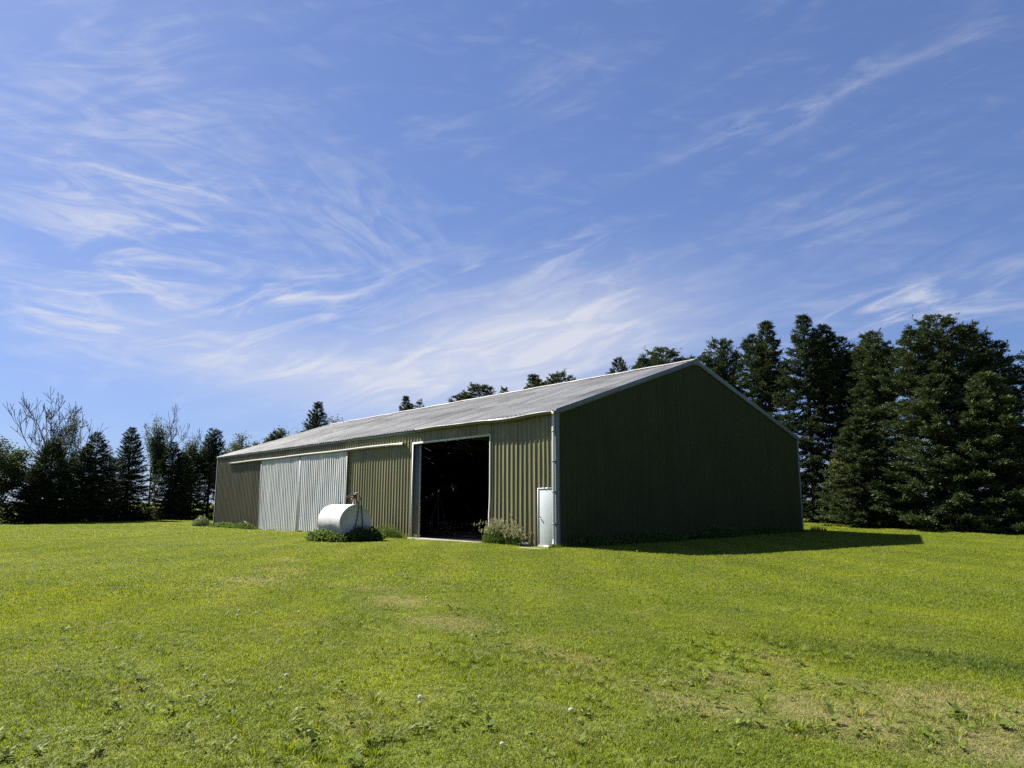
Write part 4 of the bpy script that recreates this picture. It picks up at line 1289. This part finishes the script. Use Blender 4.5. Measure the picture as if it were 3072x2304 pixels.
def patch_mesh(seed, size, n, h, wid, name='grass_patch'):
    rng = np.random.default_rng(seed)
    # blades gather in loose tufts
    nt = max(20, n // 14)
    T = rng.uniform(-size / 2, size / 2, (nt, 2))
    ti = rng.integers(0, nt, n)
    xy = np.where(rng.random((n, 1)) < .6, T[ti] + rng.normal(0, .022, (n, 2)), rng.uniform(-size / 2, size / 2, (n, 2)))
    hk = (.7 + .6 * rng.random(nt))[ti]
    hh = h * rng.uniform(.45, 1.1, n) * hk
    az = rng.uniform(0, 6.283, n)
    out = np.stack([np.cos(az), np.sin(az), np.zeros(n)], 1)
    sa = az + np.pi / 2 + rng.normal(0, .5, n)
    sd = np.stack([np.cos(sa), np.sin(sa), np.zeros(n)], 1) * (wid * rng.uniform(.6, 1.25, n))[:, None]
    P = np.concatenate([xy, np.full((n, 1), -.012)], 1)
    ln = (hh * rng.uniform(.15, 1.1, n))[:, None]
    mid = P + np.array([0, 0, 1.]) * (hh * .62)[:, None] + out * ln * .30
    tip = P + np.array([0, 0, 1.]) * (hh * rng.uniform(.75, 1.0, n))[:, None] + out * ln
    V = np.stack([P - sd, P + sd, mid + sd * .85, mid - sd * .85, tip], 1).reshape(-1, 3)
    b = np.arange(n)[:, None] * 5
    tint = np.clip(rng.random(n) * .8 + .2 * rng.random(nt)[ti], 0, 1)
    return mesh(name, V, [b + np.array([0, 1, 2, 3]), b + np.array([3, 2, 4])], M['blade'], False, {'tint': np.repeat(tint, 5)})


# broad-leaved weeds in the turf
WEEDS = [(12.88, -12.89), (13.05, -12.8), (14.29, -12.26), (14.46, -12.25), (14.56, -12.98), (14.0, -11.07), (14.64, -11.45), (14.85, -11.49), (15.24, -10.73), (15.84, -11.91), (15.98, -11.74), (16.75, -11.8), (16.61, -12.57), (15.85, -13.37), (15.26, -14.38), (15.24, -12.91), (11.36, -11.71), (14.3, -13.89), (14.85, -14.01), (14.32, -15.1), (15.77, -13.36), (16.27, -12.98), (14.64, -10.79), (14.65, -13.19), (14.77, -12.41),
         (2.18, -11.98), (4.15, -12.52), (2.69, -11.76), (-1.57, -10.41), (9.6, -13.15), (8.88, -12.29), (11.72, -12.51), (9.67, -11.34), (12.96, -17.3), (13.14, -17.08), (13.27, -16.54), (12.41, -16.76), (13.82, -16.49), (11.41, -16.34), (12.42, -16.12), (12.47, -15.95), (12.9, -15.55), (14.29, -15.17), (14.16, -15.15), (14.18, -14.56), (13.54, -14.95), (2.77, -14.84), (8.58, -16.52), (9.27, -16.56), (10.42, -17.09), (14.18, -15.85), (13.69, -15.87), (13.1, -17.56), (13.35, -17.39)]



def tuft_mesh(seed):
    rng = np.random.default_rng(seed)
    n = int(rng.integers(28, 60)); rad = rng.uniform(.03, .075)
    az = rng.uniform(0, 6.283, n); r = rad * np.sqrt(rng.random(n))
    P = np.stack([r * np.cos(az), r * np.sin(az), np.full(n, -.01)], 1)
    out = np.stack([np.cos(az), np.sin(az), np.zeros(n)], 1)
    hh = rng.uniform(.045, .105, n); ln = (hh * rng.uniform(.3, 1.3, n))[:, None]
    sa = az + np.pi / 2 + rng.normal(0, .4, n)
    sd = np.stack([np.cos(sa), np.sin(sa), np.zeros(n)], 1) * rng.uniform(.0018, .0036, n)[:, None]
    up = np.array([0, 0, 1.])
    mid = P + up * (hh * .6)[:, None] + out * ln * .35; tip = P + up * (hh * .9)[:, None] + out * ln
    V = np.stack([P - sd, P + sd, mid + sd * .85, mid - sd * .85, tip], 1).reshape(-1, 3)
    b = np.arange(n)[:, None] * 5
    return mesh('grass_tuft', V, [b + np.array([0, 1, 2, 3]), b + np.array([3, 2, 4])], M['blade'], False, {'tint': np.repeat(np.clip(rng.normal(.35, .25, n), 0, .9), 5)})


def rosette_mesh(seed):
    rng = np.random.default_rng(seed)
    n = int(rng.integers(7, 14)); az = rng.uniform(0, 6.283, n)
    D, B = frames(np.stack([np.cos(az), np.sin(az), rng.uniform(.1, .9, n)], 1), rng)
    Bf = np.cross(D, np.array([0, 0, 1.])); Bf /= np.linalg.norm(Bf, axis=1, keepdims=True)
    Bf = Bf + rng.normal(0, .25, Bf.shape)
    P = np.stack([rng.normal(0, .012, n), rng.normal(0, .012, n), rng.uniform(.012, .035, n)], 1)
    V, F = diamonds(P, D, rng.uniform(.03, .065, n), rng.uniform(.007, .014, n), Bf)
    return mesh('weed_rosette', V, F, M['turf_weed'], False, {'tint': np.repeat(rng.random(n), 4)})


def lawn():
    protos = bpy.data.collections.new('grass_patches')
    specs = [('a', .5, 3000, .046, .0023, 6), ('b', 1.0, 4600, .066, .0040, 5), ('c', 2.0, 5200, .085, .0090, 4)]
    k = 0; idx = {}
    for nm, size, n, h, wd, var in specs:
        idx[nm] = []
        for v in range(var):
            me = patch_mesh(300 + k, size, n, h, wd)
            o = bpy.data.objects.new('grass_patch_%02d' % k, me); protos.objects.link(o)
            idx[nm].append(k); k += 1
    for nm, make in (('t', tuft_mesh), ('r', rosette_mesh)):
        idx[nm] = []
        for v in range(6):
            o = bpy.data.objects.new('grass_patch_%02d' % k, make(500 + k)); protos.objects.link(o)
            idx[nm].append(k); k += 1
    rng = np.random.default_rng(7)
    cx, cy = 19.05, -18.30
    fx, fy = -0.763, 0.646
    P = []; I = []; Rz = []; S = []

    def ring(nm, size, d0, d1, half):
        g = np.arange(-100, 60, size)
        X, Y = np.meshgrid(g, g, indexing='ij'); X = X.ravel(); Y = Y.ravel()
        dx, dy = X - cx, Y - cy; d = np.hypot(dx, dy)
        ang = np.abs(np.arctan2(dx * fy - dy * fx, dx * fx + dy * fy))
        ok = (d >= d0) & (d < d1) & ((ang < half) | (d < 5))
        for (x0, y0, x1, y1) in HOLES:
            mrg = size * .5
            ok &= ~((X > x0 - mrg * .6) & (X < x1 + mrg * .6) & (Y > y0 - mrg * .6) & (Y < y1 + mrg * .6))
        X = X[ok]; Y = Y[ok]; n = len(X)
        X = X + rng.uniform(-.12, .12, n) * size; Y = Y + rng.uniform(-.12, .12, n) * size
        Z = hgt(X, Y); e = .3
        gx = (hgt(X + e, Y) - hgt(X - e, Y)) / (2 * e); gy = (hgt(X, Y + e) - hgt(X, Y - e)) / (2 * e)
        rz = rng.integers(0, 4, n) * np.pi / 2 + rng.uniform(-.3, .3, n)
        c, s = np.cos(rz), np.sin(rz)
        lx, ly = gx * c + gy * s, -gx * s + gy * c
        P.append(np.stack([X, Y, Z], 1)); Rz.append(np.stack([np.arctan(ly), -np.arctan(lx), rz], 1))
        I.append(rng.choice(idx[nm], n))
        hs = .82 + .35 * (.5 + .5 * np.sin(X * .31 + 1.3 * np.sin(Y * .23)) * np.cos(Y * .37 - .5))
        for (ddx, ddy, rx, ry, a) in DRY:
            hs *= 1 - .45 * a * np.exp(-((X - ddx) / rx) ** 2 - ((Y - ddy) / ry) ** 2)
        S.append(np.stack([np.full(n, 1.12), np.full(n, 1.12), hs], 1))

    ring('a', .5, 2.2, 15.0, R(50))
    ring('b', 1.0, 14.6, 42.0, R(46))
    ring('c', 2.0, 41.0, 100.0, R(44))
    # taller bunches and low rosettes that break up the mown surface
    def scatter(nm, n, d0, d1, half, smin, smax, near=None):
        d = np.sqrt(rng.uniform(d0 ** 2, d1 ** 2, n)) if near is None else None
        if near is None:
            # nearer ground gets more, as it shows larger
            d = d0 + (d1 - d0) * rng.random(n) ** 1.5
            a = rng.uniform(-half, half, n); ca, sa = np.cos(a), np.sin(a)
            X = cx + d * (fx * ca - fy * sa); Y = cy + d * (fx * sa + fy * ca)
            f = np.sin(X * 1.9 + 2 * np.sin(Y * .8)) + np.sin(Y * 2.3 + 1.7 * np.sin(X * .6 + 1)) + .8 * np.sin(X * .7 - Y * .9)
            k = f > rng.uniform(-.6, 1.6, n)
            X, Y = X[k], Y[k]
        else:
            c = np.array(near)[rng.integers(0, len(near), n)]
            X = c[:, 0] + rng.normal(0, .30, n); Y = c[:, 1] + rng.normal(0, .30, n)
        for (x0, y0, x1, y1) in HOLES:
            k = ~((X > x0 - .1) & (X < x1 + .1) & (Y > y0 - .1) & (Y < y1 + .1)); X, Y = X[k], Y[k]
        n = len(X); sc = rng.uniform(smin, smax, n)
        P.append(np.stack([X, Y, hgt(X, Y)], 1)); Rz.append(np.stack([np.zeros(n), np.zeros(n), rng.uniform(0, 6.28, n)], 1))
        I.append(rng.choice(idx[nm], n)); S.append(np.stack([sc, sc, sc * rng.uniform(.7, 1.2, n)], 1))

    scatter('t', 5200, 3.0, 24.0, R(42), .55, 1.15)
    scatter('r', 1300, 3.5, 24.0, R(42), .5, 1.1)
    scatter('r', 340, 0, 0, 0, .7, 1.5, WEEDS)
    P = np.concatenate(P); I = np.concatenate(I); Rz = np.concatenate(Rz); S = np.concatenate(S)
    me = bpy.data.meshes.new('lawn_grass')
    me.vertices.add(len(P)); me.vertices.foreach_set('co', P.astype(np.float32).ravel())
    a = me.attributes.new('pick', 'INT', 'POINT'); a.data.foreach_set('value', I.astype(np.int32))
    a = me.attributes.new('rot', 'FLOAT_VECTOR', 'POINT'); a.data.foreach_set('vector', Rz.astype(np.float32).ravel())
    a = me.attributes.new('siz', 'FLOAT_VECTOR', 'POINT'); a.data.foreach_set('vector', S.astype(np.float32).ravel())
    me.materials.append(M['blade'])
    o = link('lawn_grass', me)
    tag(o, 'short mown grass covering the whole yard', 'grass', kind='stuff')
    ng = bpy.data.node_groups.new('scatter_grass', 'GeometryNodeTree')
    ng.interface.new_socket('Geometry', in_out='INPUT', socket_type='NodeSocketGeometry')
    ng.interface.new_socket('Geometry', in_out='OUTPUT', socket_type='NodeSocketGeometry')
    gi = ng.nodes.new('NodeGroupInput'); go = ng.nodes.new('NodeGroupOutput')
    ci = ng.nodes.new('GeometryNodeCollectionInfo'); ci.inputs['Collection'].default_value = protos
    ci.inputs['Separate Children'].default_value = True; ci.inputs['Reset Children'].default_value = True
    ip = ng.nodes.new('GeometryNodeInstanceOnPoints'); ip.inputs['Pick Instance'].default_value = True

    def named(nm, typ):
        nd = ng.nodes.new('GeometryNodeInputNamedAttribute'); nd.data_type = typ; nd.inputs['Name'].default_value = nm
        return nd.outputs[0]
    er = ng.nodes.new('FunctionNodeEulerToRotation')
    ng.links.new(named('rot', 'FLOAT_VECTOR'), er.inputs[0])
    ng.links.new(gi.outputs[0], ip.inputs['Points'])
    ng.links.new(ci.outputs[0], ip.inputs['Instance'])
    ng.links.new(named('pick', 'INT'), ip.inputs['Instance Index'])
    ng.links.new(er.outputs[0], ip.inputs['Rotation'])
    ng.links.new(named('siz', 'FLOAT_VECTOR'), ip.inputs['Scale'])
    ng.links.new(ip.outputs[0], go.inputs[0])
    md = o.modifiers.new('scatter', 'NODES'); md.node_group = ng
    print('grass instances', len(P))


lawn()

def turf_weeds():
    rng = np.random.default_rng(77)
    C = [(x, y, 1.0) for x, y in WEEDS]
    for x, y in WEEDS:
        for _ in range(2): C.append((x + rng.normal(0, .30), y + rng.normal(0, .30), rng.uniform(.5, 1.0)))
    Vs = []; Ts = []
    for (x, y, s) in C:
        n = int(rng.integers(9, 16) * (.6 + .6 * s))
        az = rng.uniform(0, 6.283, n)
        out = np.stack([np.cos(az), np.sin(az), rng.uniform(.05, .55, n)], 1)
        P = np.stack([x + rng.normal(0, .05 * s, n), y + rng.normal(0, .05 * s, n), np.full(n, H1(x, y) + .03)], 1)
        D, B = frames(out, rng)
        Bf = np.cross(D, np.array([0, 0, 1.])); Bf /= np.linalg.norm(Bf, axis=1, keepdims=True)
        V, F = diamonds(P, D, s * rng.uniform(.028, .055, n), s * rng.uniform(.007, .013, n), Bf)
        Vs.append(V); Ts.append(np.repeat(rng.random(n), 4))
    V = np.concatenate(Vs)
    o = link('lawn_weeds', mesh('lawn_weeds', V, np.arange(len(V)).reshape(-1, 4), M['turf_weed'], False, {'tint': np.concatenate(Ts)}))
    tag(o, 'broad-leaved weeds growing low in the mown grass', 'weeds', kind='stuff')


turf_weeds()


def wall_fringe():
    rng = np.random.default_rng(88)
    n = 9000
    f = rng.random(n); side = rng.random(n) < .66
    X = np.where(side, -BL + BL * f, rng.exponential(.10, n) + .05); Y = np.where(side, -rng.exponential(.10, n) - .05, BW * f)
    keep = ~(side & (((X > OPEN[0] + .1) & (X < OPEN[1] - .1)) | ((X > SDOOR[0] - .2) & (X < -.15))))
    dens = .35 + .65 * (np.sin(X * 1.7 + Y) + np.sin(X * .61 + 2 + Y * 1.3) > -.2)
    dens = np.where(side & (X > -28) & (X < -16), dens * .35, dens)
    keep &= rng.random(n) < dens
    X, Y = X[keep], Y[keep]; n = len(X)
    P = np.stack([X, Y, hgt(X, Y) - .02], 1)
    hh = rng.gamma(4.0, .032, n) + .04
    az = rng.uniform(0, 6.283, n); out = np.stack([np.cos(az), np.sin(az), np.zeros(n)], 1)
    sd = np.stack([-np.sin(az), np.cos(az), np.zeros(n)], 1) * rng.uniform(.003, .007, n)[:, None]
    up = np.array([0, 0, 1.]); ln = (hh * rng.uniform(.1, .6, n))[:, None]
    mid = P + up * (hh * .6)[:, None] + out * ln * .35; tip = P + up * hh[:, None] + out * ln
    V = np.stack([P - sd, P + sd, mid + sd * .8, mid - sd * .8, tip], 1).reshape(-1, 3)
    b = np.arange(n)[:, None] * 5
    o = link('wall_fringe_grass', mesh('wall_fringe_grass', V, [b + np.array([0, 1, 2, 3]), b + np.array([3, 2, 4])], M['blade'], False, {'tint': np.repeat(rng.random(n), 5)}))
    tag(o, 'ragged unmown grass along the foot of the barn walls', 'grass', kind='stuff')


wall_fringe()

# dandelion seed heads
DAND = [(5.44, -16.4), (2.32, -15.07), (2.04, -14.9), (-2.08, -11.06), (-2.16, -10.9), (8.17, -14.3), (8.52, -14.45), (8.24, -14.48), (8.88, -13.7), (1.55, -10.24), (-5.91, -3.89), (4.63, -9.31), (4.82, -9.32), (8.5, -11.26), (3.89, -10.37), (0.3, -10.65), (12.8, -15.6), (12.46, -15.41), (13.88, -14.89), (11.93, -15.96), (-10.05, -11.85), (-29.42, -6.71), (-39.91, -3.23), (-36.52, -3.19), (-29.15, -4.52), (6.79, -14.28), (8.33, -14.11), (-33.54, -10.17), (-2.36, -9.14), (-1.75, -8.95), (2.47, -16.61), (14.91, -14.2), (13.96, -14.95), (15.14, -15.07), (3.15, 0.6), (3.54, 0.65), (5.58, 1.95), (6.03, 9.59), (7.02, 25.2), (8.72, -11.4), (4.98, -9.43), (4.65, -9.34), (9.24, 1.07)]


def dandelion_meshes():
    rng = np.random.default_rng(9)
    stem = MB().tube([(0, 0, -.02), (.004, .002, .05), (.0, .0, .105)], [.003, .0028, .0025], 6).mesh('stem', M['weed'], True)
    n = 260
    D = rng.normal(size=(n, 3)); D, B = frames(D, rng)
    V, F = diamonds(D * .004, D, np.full(n, .021), np.full(n, .0016), B)
    # parachute tufts on the sphere
    T1 = np.cross(D, B)
    V2 = []
    for k in range(3):
        a = k * 1.05
        E = B * math.cos(a) + T1 * math.sin(a)
        V2.append(diamonds(D * .021 - E * .006, E, np.full(n, .012), np.full(n, .0012), np.cross(E, D))[0])
    V = np.concatenate([V] + V2) + np.array([0, 0, .112])
    head = mesh('seed_head', V, np.arange(len(V)).reshape(-1, 4), M['puff'], False, {'tint': np.repeat(rng.random(len(V) // 4), 4)})
    return stem, head


_stem, _head = dandelion_meshes()
_rg = random.Random(4)
for (x, y) in DAND:
    s = _rg.uniform(.55, .85)
    t = thing('dandelion', (x, y, H1(x, y)), 'white dandelion seed head standing in the mown lawn', 'dandelion', 'dandelion seed heads in the lawn', _rg.uniform(0, 6), (s, s, s * _rg.uniform(.8, 1.2)))
    link('stem', _stem, t); link('seed_head', _head, t)
